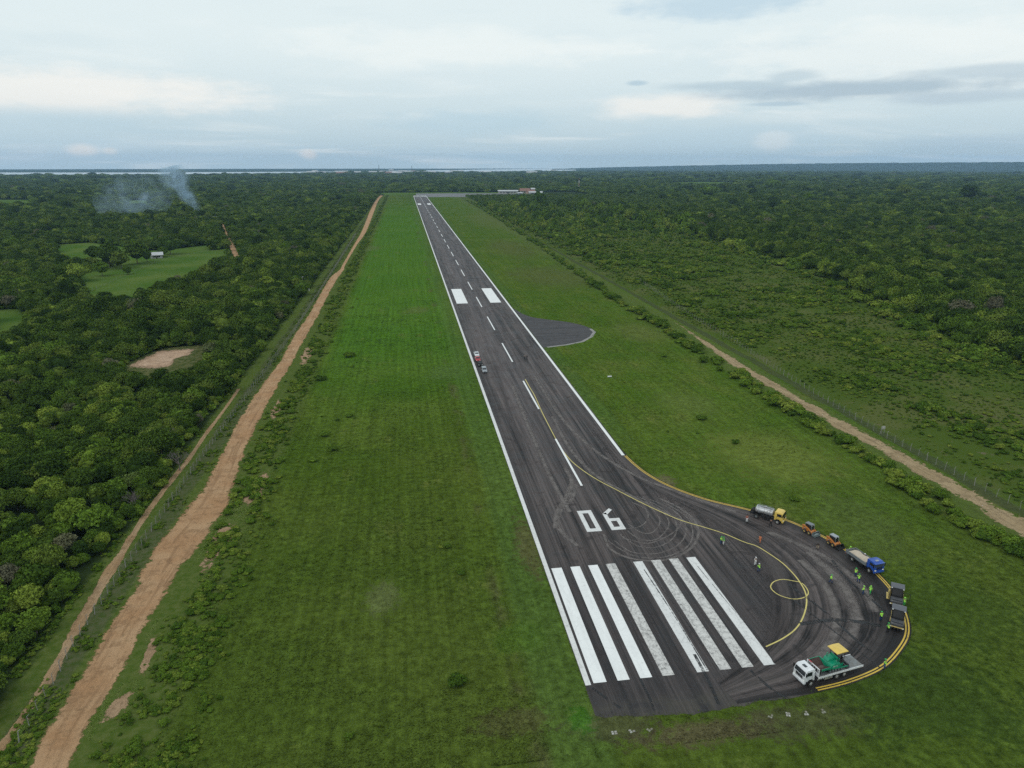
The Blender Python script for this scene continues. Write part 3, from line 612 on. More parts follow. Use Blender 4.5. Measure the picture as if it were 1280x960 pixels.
# ------------------------------------------------------------------ river, far hills
m_, n = newmat('river_water'); P_ = n.new('ShaderNodeNewGeometry').outputs['Position']
n.out(n.bsdf((0.30, 0.33, 0.34, 1), 0.12, 0.5, normal=n.bump(n.noise(P_, 0.2, 3), 0.15, 0.3))); M_WAT = m_
RIV = [[at(x, y) for x, y in ((-260, 221.4), (0, 220.9), (120, 220.3), (250, 219.6), (380, 218.3), (440, 216.6), (440, 214.4), (300, 215.0), (150, 215.6), (-260, 215.6))],
       [at(x, y) for x, y in ((470, 215.8), (520, 216.2), (600, 216.0), (660, 215.0), (720, 213.0), (720, 210.6), (640, 211.2), (560, 212.6), (470, 213.8))]]
for k, Q in enumerate(RIV):
    bm_ = bmesh.new(); f_ = bm_.faces.new([bm_.verts.new((p.x, p.y, 0.3)) for p in Q]); bmesh.ops.triangulate(bm_, faces=[f_])
    me = bpy.data.meshes.new('river'); bm_.to_mesh(me); bm_.free()
    if me.polygons[0].normal.z < 0: me.flip_normals()
    tag(link('river', me, M_WAT), ['wide pale river stretching along the horizon', 'distant bright reach of river behind the town'][k], kind='structure')
m_, n = newmat('far_forest'); P_ = n.new('ShaderNodeNewGeometry').outputs['Position']
n.out(n.bsdf(n.mix(n.mr(n.noise(P_, 0.006, 8, 0.7), 0.35, 0.65), (0.014, 0.026, 0.012, 1), (0.035, 0.055, 0.022, 1)), 1.0, 0.0)); M_FAR = m_
def ridge(name, px0, px1, dist, prof, depth, label, seed):
    """wooded ridge: prof maps a column to the row of its crest"""
    V = []; F = []; N = 260; K = 5
    for i in range(N + 1):
        px = px0 + (px1 - px0) * i / N; a = azel(px, 220)[0]; ro = prof(px)
        D = dist * (1 + 0.03 * fbm(i * 0.06, seed, 1.0)); zc = H + (HY - ro) * D / (FPX / math.cos(TH)) + 5.0 * fbm(i * 0.35, seed + 4, 1.0, 5) + 2.5 * fbm(i * 1.7, seed, 1.0, 3)
        for k, (dd, zf) in enumerate(((-depth, 0.0), (-depth * 0.45, 0.55), (0, 1.0), (depth * 0.4, 0.8), (depth, 0.0))):
            V.append((math.sin(R(a)) * (D + dd), math.cos(R(a)) * (D + dd), zf * max(zc, 3.0) - (0.5 if zf == 0 else 0)))
    for i in range(N):
        for k in range(K - 1): q = i * K + k; F.append((q, q + K, q + K + 1, q + 1))
    me = npmesh(name, V, F, True)
    tag(link(name, me, M_FAR), label, kind='structure')
ridge('hills', 690, 1900, 13200, lambda x: np.interp(x, [690, 760, 870, 1000, 1150, 1280, 1500, 1900], [211.0, 209.0, 206.6, 204.6, 203.6, 203.2, 203.5, 206]), 1500, 'long low wooded ridge closing the horizon on the right', 1.3)
ridge('far_shore', -700, 640, 13800, lambda x: np.interp(x, [-700, 500, 640], [210.6, 210.8, 211.2]), 900, 'dark wooded far shore beyond the river', 7.7)

# ------------------------------------------------------------------ foliage
def leaf_mat(name, dark, mid, lite, scale=0.03, seedv=0.0, dead=0.7):
    m, n = newmat(name); g = n.new('ShaderNodeNewGeometry'); P = g.outputs['Position']
    oi = n.new('ShaderNodeObjectInfo').outputs['Random']; isl = g.outputs['Random Per Island']
    a = n.noise(n.vm('ADD', P, (seedv, 0, 0)), scale, 4, 0.6)
    q = n.m('ADD', n.m('MULTIPLY', oi, 0.75), n.m('ADD', n.m('MULTIPLY', a, 0.85), -0.33))
    c = n.mix(n.mr(q, 0.15, 0.5, 0, 1, False), (*dark, 1), (*mid, 1)); c = n.mix(n.mr(q, 0.55, 0.85, 0, 1, False), c, (*lite, 1))
    c = n.mix(n.mr(n.m('FRACT', n.m('MULTIPLY', oi, 37.7)), 0.986, 0.995, 0, dead), c, (0.16, 0.14, 0.10, 1))
    f = n.mr(isl, 0.0, 1.0, 0.58, 1.45, False); c = n.mix(1.0, c, n.comb(f, f, f), 'MULTIPLY')
    df = n.new('ShaderNodeBsdfDiffuse'); n.put(df.inputs[0], c)
    tr = n.new('ShaderNodeBsdfTranslucent'); n.put(tr.inputs[0], n.mix(0.5, c, (0.10, 0.16, 0.02, 1)))
    mx = n.new('ShaderNodeMixShader'); mx.inputs[0].default_value = 0.12; n.l.new(df.outputs[0], mx.inputs[1]); n.l.new(tr.outputs[0], mx.inputs[2])
    n.out(mx.outputs[0]); return m
M_LEAF = leaf_mat('tree_leaves', (0.040, 0.074, 0.012), (0.096, 0.160, 0.020), (0.195, 0.255, 0.038))
M_LEAFD = leaf_mat('dark_tree_leaves', (0.029, 0.055, 0.010), (0.066, 0.110, 0.017), (0.130, 0.178, 0.030))
M_BUSH = leaf_mat('shrub_leaves', (0.052, 0.096, 0.013), (0.100, 0.165, 0.020), (0.180, 0.225, 0.036), 0.02, 50, 0.0)
M_BARK, n = newmat('bark'); P_ = n.new('ShaderNodeTexCoord').outputs['Object']
n.out(n.bsdf(n.mix(n.noise(n.vm('MULTIPLY', P_, (4, 4, 1)), 2.0, 5), (0.06, 0.045, 0.035, 1), (0.20, 0.17, 0.14, 1)), 0.9, 0.1))
M_TWIG = paint('bare_twigs', (0.17, 0.145, 0.14), 0.9, 0.1, dirt=0.3)

def crown_mesh(name, seed, Rr, zb, zt, nl, npl, leaf, core=0.72, flat=0.8, smat=None):
    """crown of leaf sized faces on many bunches, round an uneven inner mass"""
    rs = np.random.RandomState(seed); Hc = (zt - zb) / 2; zc = (zt + zb) / 2
    C = []; t = 0
    while len(C) < nl and t < 4000:
        t += 1; v = rs.normal(size=3); v /= np.linalg.norm(v)
        if v[2] < -0.55: continue
        k = rs.uniform(0.5, 0.86); p = np.array((v[0] * Rr * k, v[1] * Rr * k, zc + v[2] * Hc * k * 0.95)); C.append((p, rs.uniform(0.24, 0.42) * Rr))
    V = []; F = []
    for p, r in C:
        d_ = rs.normal(size=(npl, 3)); d_ /= np.linalg.norm(d_, axis=1)[:, None]
        d_[:, 2] = np.where(d_[:, 2] < -0.25, -d_[:, 2], d_[:, 2])
        q = p + d_ * r * rs.uniform(0.8, 1.12, (npl, 1)) * np.array((1, 1, flat))
        nn = d_ + rs.normal(size=(npl, 3)) * 0.55 + np.array((0, 0, 0.35)); nn /= np.linalg.norm(nn, axis=1)[:, None]
        u = np.cross(nn, rs.normal(size=(npl, 3))); u /= np.linalg.norm(u, axis=1)[:, None]; w = np.cross(nn, u)
        s = leaf * rs.uniform(0.6, 1.3, (npl, 1)); b = len(V) * 0
        a = q - u * s; c = q + u * s; d2 = q + w * s * 0.62; e = q - w * s * 0.62
        V.append(np.stack([a, e, c, d2], 1).reshape(-1, 3))
    V = np.concatenate(V); nf = len(V) // 4; F = np.arange(nf * 4).reshape(-1, 4)
    # inner mass
    t = bmesh.new(); bmesh.ops.create_icosphere(t, subdivisions=3, radius=1)
    cv = np.array([v.co[:] for v in t.verts]); cf = np.array([[v.index for v in f.verts] for f in t.faces]); t.free()
    off = np.array([mnoise.fractal(Vector((x[0] * 1.7 + seed, x[1] * 1.7, x[2] * 1.7)), 1.0, 2.0, 3) for x in cv])
    cv = cv * (1 + 0.28 * off[:, None]); cv = cv * np.array((Rr * core, Rr * core, Hc * core * 1.05)) + np.array((0, 0, zc - 0.05 * Hc))
    me = bpy.data.meshes.new(name); VV = np.concatenate([V, cv]).astype(np.float32)
    me.vertices.add(len(VV)); me.vertices.foreach_set('co', VV.ravel())
    li = np.concatenate([F.ravel(), (cf + len(V)).ravel()]).astype(np.int32); me.loops.add(len(li)); me.loops.foreach_set('vertex_index', li)
    ls = np.concatenate([np.arange(nf) * 4, nf * 4 + np.arange(len(cf)) * 3]).astype(np.int32)
    me.polygons.add(len(ls)); me.polygons.foreach_set('loop_start', ls); me.update(calc_edges=True)
    me.materials.append(smat); return me
def trunk_mesh(seed, h, r, n_l=5, spread=1.3):
    rs = random.Random(seed); b = B(); top = Vector((rs.uniform(-.3, .3), rs.uniform(-.3, .3), h * 0.6))
    b.cyl((0, 0, -0.15), (top.x * .4, top.y * .4, h * 0.3), r, 8, r * 0.8); b.cyl((top.x * .4, top.y * .4, h * 0.3), top, r * 0.8, 8, r * 0.5)
    for k in range(n_l):
        a = k * 2 * math.pi / n_l + rs.random(); s = Vector((top.x * .5, top.y * .5, h * rs.uniform(0.3, 0.5)))
        e = Vector((math.cos(a) * spread, math.sin(a) * spread, h * rs.uniform(0.62, 0.85))); b.cyl(s, e, r * 0.45, 6, r * 0.15)
    o = b.build('trunk', M_BARK); me = o.data; bpy.data.objects.remove(o); return me
CR = []
for k, (rr, zb, zt, nl, npl, lf, mt) in enumerate(((2.9, 0.7, 5.3, 34, 62, 0.27, M_LEAF), (2.6, 0.5, 4.6, 30, 62, 0.26, M_LEAF), (3.2, 0.9, 5.0, 40, 58, 0.28, M_LEAF), (2.2, 0.6, 5.9, 30, 62, 0.25, M_LEAFD), (3.0, 1.1, 6.2, 38, 60, 0.28, M_LEAFD), (2.4, 0.3, 4.0, 26, 64, 0.25, M_LEAF), (3.4, 1.6, 6.6, 44, 56, 0.28, M_LEAFD))):
    CR.append((crown_mesh('crown', 11 + k, rr, zb, zt, nl, npl, lf, smat=mt), trunk_mesh(31 + k, zt, 0.14, spread=rr * 0.45)))
BR = []
for k, (rr, zt, nl, npl, lf) in enumerate(((1.1, 1.6, 14, 46, 0.17), (0.85, 1.2, 11, 46, 0.15), (1.35, 1.35, 18, 42, 0.17), (0.7, 0.8, 9, 44, 0.13))):
    BR.append((crown_mesh('foliage', 71 + k, rr, -0.1, zt, nl, npl, lf, core=0.62, smat=M_BUSH), trunk_mesh(91 + k, zt * 1.1, 0.05, 4, rr * 0.5)))

def make_plant(name, root_label, cat, group, crown, trunk, part_names, loc, rz, sc):
    r = empty(name, loc, rz); r.scale = sc; tag(r, root_label, cat, group)
    link(part_names[0], trunk, None, r); link(part_names[1], crown, None, r); return r

# region of each point of land
SCRX = lambda y: np.interp(y, [0, 228, 280, 378, 516, 790, 1100, 1300, 1400], [224, 230, 238, 270, 297, 322, 300, 250, 140])
def region(x, y):
    """0 open, 1 woodland, 2 scrub"""
    wob = (npnoise(x, y, 9, 3) - 0.5) * 4
    d = np.hypot(x, y); reg = np.zeros(x.shape, int)
    leftw = x < -61.8 + wob; beyond = y > 2060; rightall = x > 134.5
    scr = rightall & (x < SCRX(y) + wob * 2.5) & (y < 1400)
    reg[leftw | beyond | rightall] = 1; reg[scr] = 2
    for k, P in FIELDS.items():
        reg[inpoly(x, y, P)] = 0
    # open airfield end, apron
    reg[(x > 90) & (x < 150) & (y > 1400) & (y < 2060)] = 0
    reg[(y > 1800) & (y < 2055) & (x > -61) & (x < 480)] = 0
    for q in RIV: reg[inpoly(x, y, [(p.x, p.y) for p in q])] = 0
    # far forest road, wide enough to be seen over the crowns
    rp = [at(x_, y_, z_) for x_, y_, z_ in ((273, 280, 0), (281, 280, 0), (304, 320, 5), (290, 323, 5))]
    reg[inpoly(x, y, [(p.x, p.y) for p in rp])] = 0
    reg[np.hypot(x + 66, y - 441) < 7] = 0
    return reg
def rings_pts(seed, s0, d0, d1, knee=900.0, a0=-50.0, a1=62.0, jit=0.42, cap=1e9):
    rs = np.random.RandomState(seed); X = []; Y = []; S = []; dd = d0
    while dd < d1:
        s = s0 * min(cap, max(1.0, dd / knee)); na = int(R(a1 - a0) * dd / s) + 1
        a = R(a0) + (np.arange(na) + rs.uniform(-jit, jit, na) + rs.rand()) * s / dd; r = dd + rs.uniform(-jit, jit, na) * s
        X.append(np.sin(a) * r); Y.append(np.cos(a) * r); S.append(np.full(na, s / s0)); dd += s * 0.93
    return np.concatenate(X), np.concatenate(Y), np.concatenate(S)
rs = np.random.RandomState(5)
tx, ty, ts = rings_pts(1, 3.35, 70, 7600)
rg = region(tx, ty); k_ = rg == 1; tx, ty, ts = tx[k_], ty[k_], ts[k_]
N = len(tx)
tall = npnoise(tx, ty, 60, 11) * 0.5 + npnoise(tx, ty, 170, 12) * 0.5
edge_r = np.clip((tx - SCRX(ty)) / 40, 0, 1)
hs = 0.62 + 0.5 * rs.rand(N) ** 1.5 + 0.50 * (tall - 0.4)
hs = np.where(tx > 134, hs * (1.0 + 0.75 * np.exp(-((tx - SCRX(ty)) / 55.0) ** 2)), hs)
hs = np.where(rs.rand(N) < 0.04, hs * rs.uniform(1.3, 1.9, N), hs); hs = np.where(rs.rand(N) < 0.25, hs * rs.uniform(0.55, 0.85, N), hs)
hs = np.where((tx < -61) & (tx > -66), hs * 0.75, hs)
hs = np.where((tx > 120) & (tx < 560) & (ty > 1250) & (ty < 1860), np.minimum(hs, 0.55), hs)
wscale = ts ** 0.95 * np.clip(hs, 0.5, 1.6) * 0.94 * rs.uniform(0.85, 1.2, N); hscale = np.clip(hs, 0.45, 2.2) * np.minimum(ts ** 0.45, 2.0)
idx = rs.randint(0, len(CR), N); dark = (npnoise(tx, ty, 120, 21) > 0.58) & (rs.rand(N) < 0.6); idx = np.where(dark, rs.choice([3, 4, 6], N), idx)
rot = rs.rand(N) * 6.283
# the nearest ones in the frame become trees of their own
px_, py_ = to_px(tx, ty, np.full(N, 3.0)); dist = np.hypot(tx, ty)
inview = (px_ > -25) & (px_ < 1305) & (py_ < 985)
order = np.argsort(np.where(inview, dist, 1e9))[:285]
own = np.zeros(N, bool); own[order] = True
G_T = {'edge': ('small bushy tree in the front row of the woodland along the footpath', 'front row of trees along the footpath'),
       'near': ('leafy tree crown packed inside the dense woodland left of the footpath', 'trees packed inside the near woodland')}
src = {}
for i in order:
    z = 'edge' if tx[i] > -67.5 else 'near'; k = int(idx[i])
    r = make_plant('woodland_tree', G_T[z][0], 'tree', G_T[z][1], CR[k][0], CR[k][1], ('trunk', 'crown'), (tx[i], ty[i], 0), rot[i], (wscale[i], wscale[i], hscale[i]))
    if k not in src: src[k] = r.children[-1] if r.children[-1].name.startswith('crown') else r.children[0]

def instancer(name, x, y, rot, sx, sz, idx, sources, label):
    """one mass of vegetation: points that carry the given plant shapes"""
    me = bpy.data.meshes.new(name); V = np.stack([x, y, np.zeros(len(x))], 1).astype(np.float32); me.vertices.add(len(V)); me.vertices.foreach_set('co', V.ravel())
    a = me.attributes.new('turn', 'FLOAT_VECTOR', 'POINT'); a.data.foreach_set('vector', np.stack([rot * 0, rot * 0, rot], 1).astype(np.float32).ravel())
    a = me.attributes.new('size', 'FLOAT_VECTOR', 'POINT'); a.data.foreach_set('vector', np.stack([sx, sx, sz], 1).astype(np.float32).ravel())
    a = me.attributes.new('pick', 'INT', 'POINT'); a.data.foreach_set('value', idx.astype(np.int32))
    o = link(name, me); ng = bpy.data.node_groups.new(name, 'GeometryNodeTree')
    ng.interface.new_socket('Geometry', in_out='INPUT', socket_type='NodeSocketGeometry'); ng.interface.new_socket('Geometry', in_out='OUTPUT', socket_type='NodeSocketGeometry')
    gi = ng.nodes.new('NodeGroupInput'); go = ng.nodes.new('NodeGroupOutput'); jn = ng.nodes.new('GeometryNodeJoinGeometry')
    for s in reversed(sources):
        oi = ng.nodes.new('GeometryNodeObjectInfo'); oi.transform_space = 'ORIGINAL'; oi.inputs['Object'].default_value = s; oi.inputs['As Instance'].default_value = True
        ng.links.new(oi.outputs['Geometry'], jn.inputs[0])
    def attr(nm, t): q = ng.nodes.new('GeometryNodeInputNamedAttribute'); q.data_type = t; q.inputs[0].default_value = nm; return q.outputs[0]
    ip = ng.nodes.new('GeometryNodeInstanceOnPoints'); ip.inputs['Pick Instance'].default_value = True
    ng.links.new(gi.outputs[0], ip.inputs['Points']); ng.links.new(jn.outputs[0], ip.inputs['Instance'])
    ng.links.new(attr('pick', 'INT'), ip.inputs['Instance Index']); ng.links.new(attr('turn', 'FLOAT_VECTOR'), ip.inputs['Rotation']); ng.links.new(attr('size', 'FLOAT_VECTOR'), ip.inputs['Scale'])
    ng.links.new(ip.outputs[0], go.inputs[0])
    md = o.modifiers.new('scatter', 'NODES'); md.node_group = ng
    return tag(o, label, kind='stuff')
ks = sorted(src); print('crown kinds as own trees', ks, 'trees', N)
remap = {k: i for i, k in enumerate(ks)}; rid = np.array([remap.get(int(k), 0) for k in idx])
r_ = ~own; L_m = r_ & (tx < 0) & (ty < 2060); R_m = r_ & (tx >= 0) & (ty < 2060); F_m = r_ & (ty >= 2060)
for mk, nm, lb in ((L_m, 'woodland', 'dense mass of low green woodland left of the dirt road'), (R_m, 'woodland', 'dense dark woodland beyond the scrub land right of the runway'), (F_m, 'far_woodland', 'endless woodland beyond the far end of the airfield')):
    instancer(nm, tx[mk], ty[mk], rot[mk], wscale[mk], hscale[mk], rid[mk], [src[k] for k in ks], lb)

# understory closing the foot of the wood along every opening
ux, uy, us = rings_pts(23, 2.3, 90, 2300, knee=500)
ru = region(ux, uy); dd_ = np.hypot(ux, uy); ed = np.zeros(len(ux), bool)
for o_ in (3.0, 6.5): ed |= (region(ux * (1 - o_ / dd_), uy * (1 - o_ / dd_)) != 1)
ed |= (region(ux + 3.5, uy) != 1); kp = (ru == 1) & ed; UND = (ux[kp], uy[kp], us[kp])
# shrubs: individuals first
def shrub(px, py, s, k, label, group=None, z=None, name='shrub'):
    p = at(px, py); s = s * (0.72 if px > 700 else 0.85 if s < 1.2 else 1.0); return make_plant(name, label, 'shrub', group, BR[k][0], BR[k][1], ('stem', 'foliage'), (p.x, p.y, 0), px * 0.37, (s, s, s * (z or 0.8)))
random.seed(3)
S1 = shrub(573, 856, 1.25, 0, 'largest green shrub on the lawn left of the threshold stripes'); shrub(563, 858, 0.75, 3, 'low shrub touching the left side of the largest lawn shrub')
for (x, y, s, k, lb) in ((437, 922, 1.0, 1, 'yellowish shrub near the bottom of the left lawn'), (576, 718, 0.75, 2, 'dark low shrub on the left lawn level with the top of the stripes'), (560, 684, 0.8, 0, 'round shrub standing alone right of the paired lawn shrubs'), (551, 685, 0.7, 1, 'smaller shrub just left of the round lawn shrub'),
        (548, 650, 0.7, 0, 'dark green shrub on the lawn level with the numerals'), (488, 797, 0.5, 3, 'tiny shrub below the pale dry patch on the lawn'), (580, 760, 0.5, 3, 'tiny yellow green shrub midway between lawn and stripes'),
        (405, 545, 1.3, 2, 'spreading dark shrub among weeds at the lawn edge'), (414, 563, 1.2, 0, 'bright leafy shrub just below the spreading shrub'), (420, 562, 1.0, 1, 'rounded shrub right of the bright leafy shrub'), (392, 577, 1.1, 2, 'flat wide shrub in the weedy patch on the lawn'),
        (367, 562, 0.9, 3, 'shrub at the left edge of the weedy lawn patch'), (372, 577, 0.6, 3, 'little shrub under the shrub at the patch edge'), (394, 510, 1.1, 3, 'light green shrub high on the left lawn'), (402, 521, 0.8, 3, 'small light shrub below the light green one'), (422, 526, 1.0, 1, 'dark shrub pair member nearer the runway'),
        (436, 521, 1.1, 2, 'dark long shrub nearer the runway'), (443, 523, 0.7, 3, 'small shrub at the end of the dark long shrub'), (344, 650, 0.8, 3, 'small shrub at the left border of the lawn'), (340, 656, 0.9, 1, 'shrub just below the small border shrub'), (438, 600, 0.8, 3, 'shrub lying near the middle of the left lawn'),
        (436, 446, 1.8, 2, 'dark streak of shrub on the upper lawn'), (440, 459, 1.2, 3, 'short dark shrub below the dark streak'), (400, 475, 1.6, 2, 'pale shrub at the lawn edge below the bare bushes'), (440, 385, 1.6, 3, 'dark shrub far up the lawn near the bush row'), (447, 374, 1.2, 3, 'small dark shrub just above it on the far lawn'),
        (781, 478, 1.0, 3, 'dark tuft beside the white marker board'), (781, 529, 1.0, 3, 'dark tuft on the right lawn below the marker board'), (876, 524, 1.6, 2, 'wide dark shrub in the yellowish right lawn'), (872, 542, 1.1, 3, 'shrub below the wide dark right lawn shrub'), (920, 554, 1.3, 2, 'dark shrub inside the big pale grass patch'),
        (992, 625, 1.2, 2, 'dark shrub behind the yellow tanker lorry'), (940, 621, 0.8, 3, 'small dark shrub left of the tanker lorry'), (835, 540, 0.9, 3, 'tiny dark shrub left of the pale grass patch'), (852, 467, 1.0, 3, 'small tuft high on the right lawn'), (830, 446, 1.4, 2, 'dark low shrub close to the shrub row on the right'),
        (1010, 560, 1.0, 3, 'tuft between the pale grass and the shrub row'), (300, 828, 0.8, 3, 'small shrub on the sandy verge side of the lawn'), (205, 905, 1.1, 1, 'leafy shrub at the bottom beside the sand'), (235, 860, 0.9, 0, 'dark shrub above the bottom leafy shrub'), (170, 940, 1.1, 0, 'shrub nearest to the bottom end of the dirt road')):
    shrub(x, y, s, k, lb)
BS = [S1.children]
def fol(r): return [c for c in r.children if c.name.startswith('foliage')][0]
reps = {}
for o in list(COL.objects):
    if o.name.startswith('foliage'):
        for k in range(4):
            if o.data == BR[k][0] and k not in reps: reps[k] = o
bsrc = [reps[k] for k in range(4)]
ux, uy, us = UND; nu = len(ux); g_ = np.random.RandomState(31); su = (1.1 + 0.9 * g_.rand(nu)) * us ** 0.8 * np.where((ux < -55) & (ux > -68) & (uy < 1900), 0.7, 1.0)
instancer('understory', ux, uy, g_.rand(nu) * 6, su, su * 1.25, g_.randint(0, 4, nu), bsrc, 'bushy undergrowth along the foot of the woodland edges')
# right shrub row
row = [(1310, 712), (1280, 694), (1240, 672), (1200, 652), (1160, 625), (1120, 597), (1082, 571), (1045, 549), (1005, 524), (960, 496), (915, 466), (872, 440), (838, 416), (800, 392), (765, 372), (725, 343), (690, 318), (660, 297), (630, 278), (605, 262), (585, 251)]
rw = [at(x, y) for x, y in row]; P = resample(catmull(rw, 6), 2.0)
rr = random.Random(8); RX = []
for i, p in enumerate(P):
    dn = fbm(p.x * 0.3, p.y, 0.06, 3)
    for j in range(3):
        if rr.random() < 0.62 + dn * 0.8: RX.append((p.x + rr.gauss(0, 1.5), p.y + rr.gauss(0, 0.9), rr.uniform(0.5, 1.45) * (1 + 0.5 * dn)))
RX.sort(key=lambda q: math.hypot(q[0], q[1])); RXv = [q for q in RX if to_px(np.array([q[0]]), np.array([q[1]]), np.array([1.0]))[0][0] < 1290]
for q in RXv[:90]:
    k = rr.randrange(3); r = make_plant('shrub', 'dark bushy shrub in the nearer part of the row beside the dirt track', 'shrub', 'shrubs in the row beside the dirt track', BR[k][0], BR[k][1], ('stem', 'foliage'), (q[0], q[1], 0), rr.random() * 6, (q[2] * 1.15, q[2] * 1.15, q[2] * 1.0))
rest = np.array(RXv[90:]); nn_ = len(rest)
instancer('shrubbery', rest[:, 0], rest[:, 1], np.random.RandomState(2).rand(nn_) * 6, rest[:, 2] * 1.35, rest[:, 2] * 1.15, np.random.RandomState(3).randint(0, 3, nn_), bsrc, 'farther stretch of the dark shrub row along the right lawn')
# left verge weeds and bushes
q = np.random.RandomState(17); nv = 16000
yy = 76 + 1800 * q.rand(nv) ** 1.9; cx = np.interp(yy, [70, 150, 200, 300, 520, 1400, 2000], [-35.5, -38.3, -40.0, -38.6, -39.6, -40.5, -41]); wv_ = q.normal(size=nv) * np.interp(yy, [70, 160, 300, 2000], [3.0, 2.3, 1.7, 1.5])
xx = cx + wv_; dn = npnoise(xx, yy, 7, 41); kp = (dn * 0.5 + npnoise(xx, yy, 2.5, 42) * 0.5 + 0.3 * (q.rand(nv) - 0.5) > 0.50) ; xx, yy, wv_ = xx[kp], yy[kp], wv_[kp]
kp = np.ones(len(xx), bool)
def on_road(x, y):
    c, r_x = to_px(x, y, np.zeros(len(x)))
    ry = [243, 263, 288, 305, 330, 337, 346, 365, 395, 420, 450, 480, 520, 560, 600, 640, 690, 735, 790, 850, 905, 960, 990]
    lo = np.interp(r_x, ry, [476, 462, 452, 443, 429, 425, 413, 401, 384, 366, 350, 327, 299, 278, 256, 223, 183, 162, 129, 94, 58, 28, 4])
    hi = np.interp(r_x, ry, [481, 469, 459, 447, 432, 430, 424, 413, 398, 384, 368, 350, 329, 310, 298, 285, 250, 216, 184, 152, 117, 92, 76])
    return (c > lo) & (c < hi)
kp &= ~on_road(xx, yy); xx, yy = xx[kp], yy[kp]; nn_ = len(xx)
sz = (0.30 + 0.65 * q.rand(nn_) ** 2) * (0.7 + 0.6 * npnoise(xx, yy, 14, 44)) * np.interp(yy, [70, 130, 170, 400], [0.62, 0.75, 1.0, 1.15])
instancer('undergrowth', xx, yy, q.rand(nn_) * 6, sz, sz * 0.8, q.randint(0, 4, nn_), bsrc, 'band of weeds and low bushes between dirt road and lawn')
# weeds left of the road, around the fence, and at the wood's foot
nv = 12000; yy = 80 + 900 * q.rand(nv) ** 1.7; xx = np.where(q.rand(nv) < 0.5, -54.6 + q.normal(size=nv) * 0.7, -51.5 + q.normal(size=nv) * 1.0)
wf = q.rand(nv) < 0.35; xx = np.where(wf, -61.0 + q.normal(size=nv) * 0.5, xx); kp = ~on_road(xx, yy) & (npnoise(xx, yy, 4, 47) > 0.45); xx, yy = xx[kp], yy[kp]; nn_ = len(xx)
sz = 0.14 + 0.32 * q.rand(nn_) ** 2
instancer('weeds', xx, yy, q.rand(nn_) * 6, sz, sz * 0.8, q.randint(0, 4, nn_), bsrc, 'low weeds growing around the left fence')
# scrub land
bx, by, bs = rings_pts(9, 1.75, 110, 1450, knee=330, a0=5, a1=60)
rg = region(bx, by); dn = npnoise(bx, by, 5, 51) * 0.45 + npnoise(bx, by, 14, 53) * 0.35 + npnoise(bx, by, 40, 52) * 0.2
kp = (rg == 2) & (dn + 0.35 * (q.rand(len(dn)) - 0.5) > 0.34) & (bx > 135.5); bx, by, bs, dn = bx[kp], by[kp], bs[kp], dn[kp]; nn_ = len(bx)
th = npnoise(bx, by, 11, 57) * 0.6 + npnoise(bx, by, 33, 58) * 0.4
sz = (0.35 + 0.7 * q.rand(nn_) ** 2) * (0.65 + 1.9 * np.clip(th - 0.45, 0, 1) ** 1.0 * 2) * bs ** 0.9
sz = sz * np.where(SCRX(by) - bx < 14, 1.9, 1.0)
near_l = np.clip((bx - 134) / 12, 0.35, 1)
far_t = np.clip((by - 500) / 500, 0, 1); zs = sz * (0.75 + 0.9 * far_t) * near_l
print('scrub', nn_, 'verge', len(xx))
instancer('scrub', bx, by, q.rand(nn_) * 6, sz * near_l, zs, q.randint(0, 4, nn_), bsrc, 'olive scrub land of low bushes right of the far fence')

# grass tufts
def tufts(name, x, y, h, label, seed, mat, blades=5):
    g = np.random.RandomState(seed); n_ = len(x); V = []
    c = np.stack([x, y, np.zeros(n_)], 1); hh = h * g.uniform(0.6, 1.3, n_)
    for b in range(blades):
        a = g.rand(n_) * 6.283; le = g.uniform(0.35, 0.9, n_); d = np.stack([np.cos(a), np.sin(a), np.zeros(n_)], 1); w = np.stack([-np.sin(a), np.cos(a), np.zeros(n_)], 1) * (hh * 0.28)[:, None]
        base = c + d * (hh * 0.15)[:, None]; tip = c + d * (hh * le)[:, None] + np.array((0, 0, 1.0)) * (hh * np.sqrt(np.maximum(0.15, 1 - le * le)))[:, None]
        V.append(np.stack([base - w, base + w, tip], 1))
    V = np.stack(V, 1).reshape(-1, 3); F = np.arange(len(V)).reshape(-1, 3)
    o = link(name, npmesh(name, V, F), mat); return tag(o, label, kind='stuff')
M_TUFT, n = newmat('grass_tufts'); g_ = n.new('ShaderNodeNewGeometry'); X, Y, Z = n.sep(g_.outputs['Position'])
c_, b_, _, _ = grass_colour(n, g_.outputs['Position'], X, Y); f = n.mr(g_.outputs['Random Per Island'], 0, 1, 0.9, 1.9, False)
n.out(n.bsdf(n.mix(1.0, c_, n.comb(f, f, f), 'MULTIPLY'), 0.9, 0.05, normal=n.vm('NORMALIZE', n.vm('ADD', g_.outputs['Normal'], (0, 0, 1.6)))))
def on_asphalt(x, y):
    return inpoly(x, y, [(p.x, p.y) for p in outl]) | inpoly(x, y, [(p.x, p.y) for p in stub])
g = np.random.RandomState(77); nv = 170000; yy = 72 + 330 * g.rand(nv) ** 1.9; xx = np.where(g.rand(nv) < 0.55, g.uniform(-36, 23.0, nv), g.uniform(23, 121, nv))
dn = npnoise(xx, yy, 2.2, 61) * 0.6 + npnoise(xx, yy, 8, 62) * 0.4; kp = (dn + 0.25 * (g.rand(nv) - 0.5) > 0.36 + np.clip((yy - 200) / 700, 0, 0.4)) & ~on_asphalt(xx, yy) & ~((xx > 15.5) & (xx < 23.3) & (g.rand(nv) < 0.75)); xx, yy = xx[kp], yy[kp]
kp = ~((xx > 23) & (yy < 76.9)) | (g.rand(len(xx)) < 0.6); xx, yy = xx[kp], yy[kp]
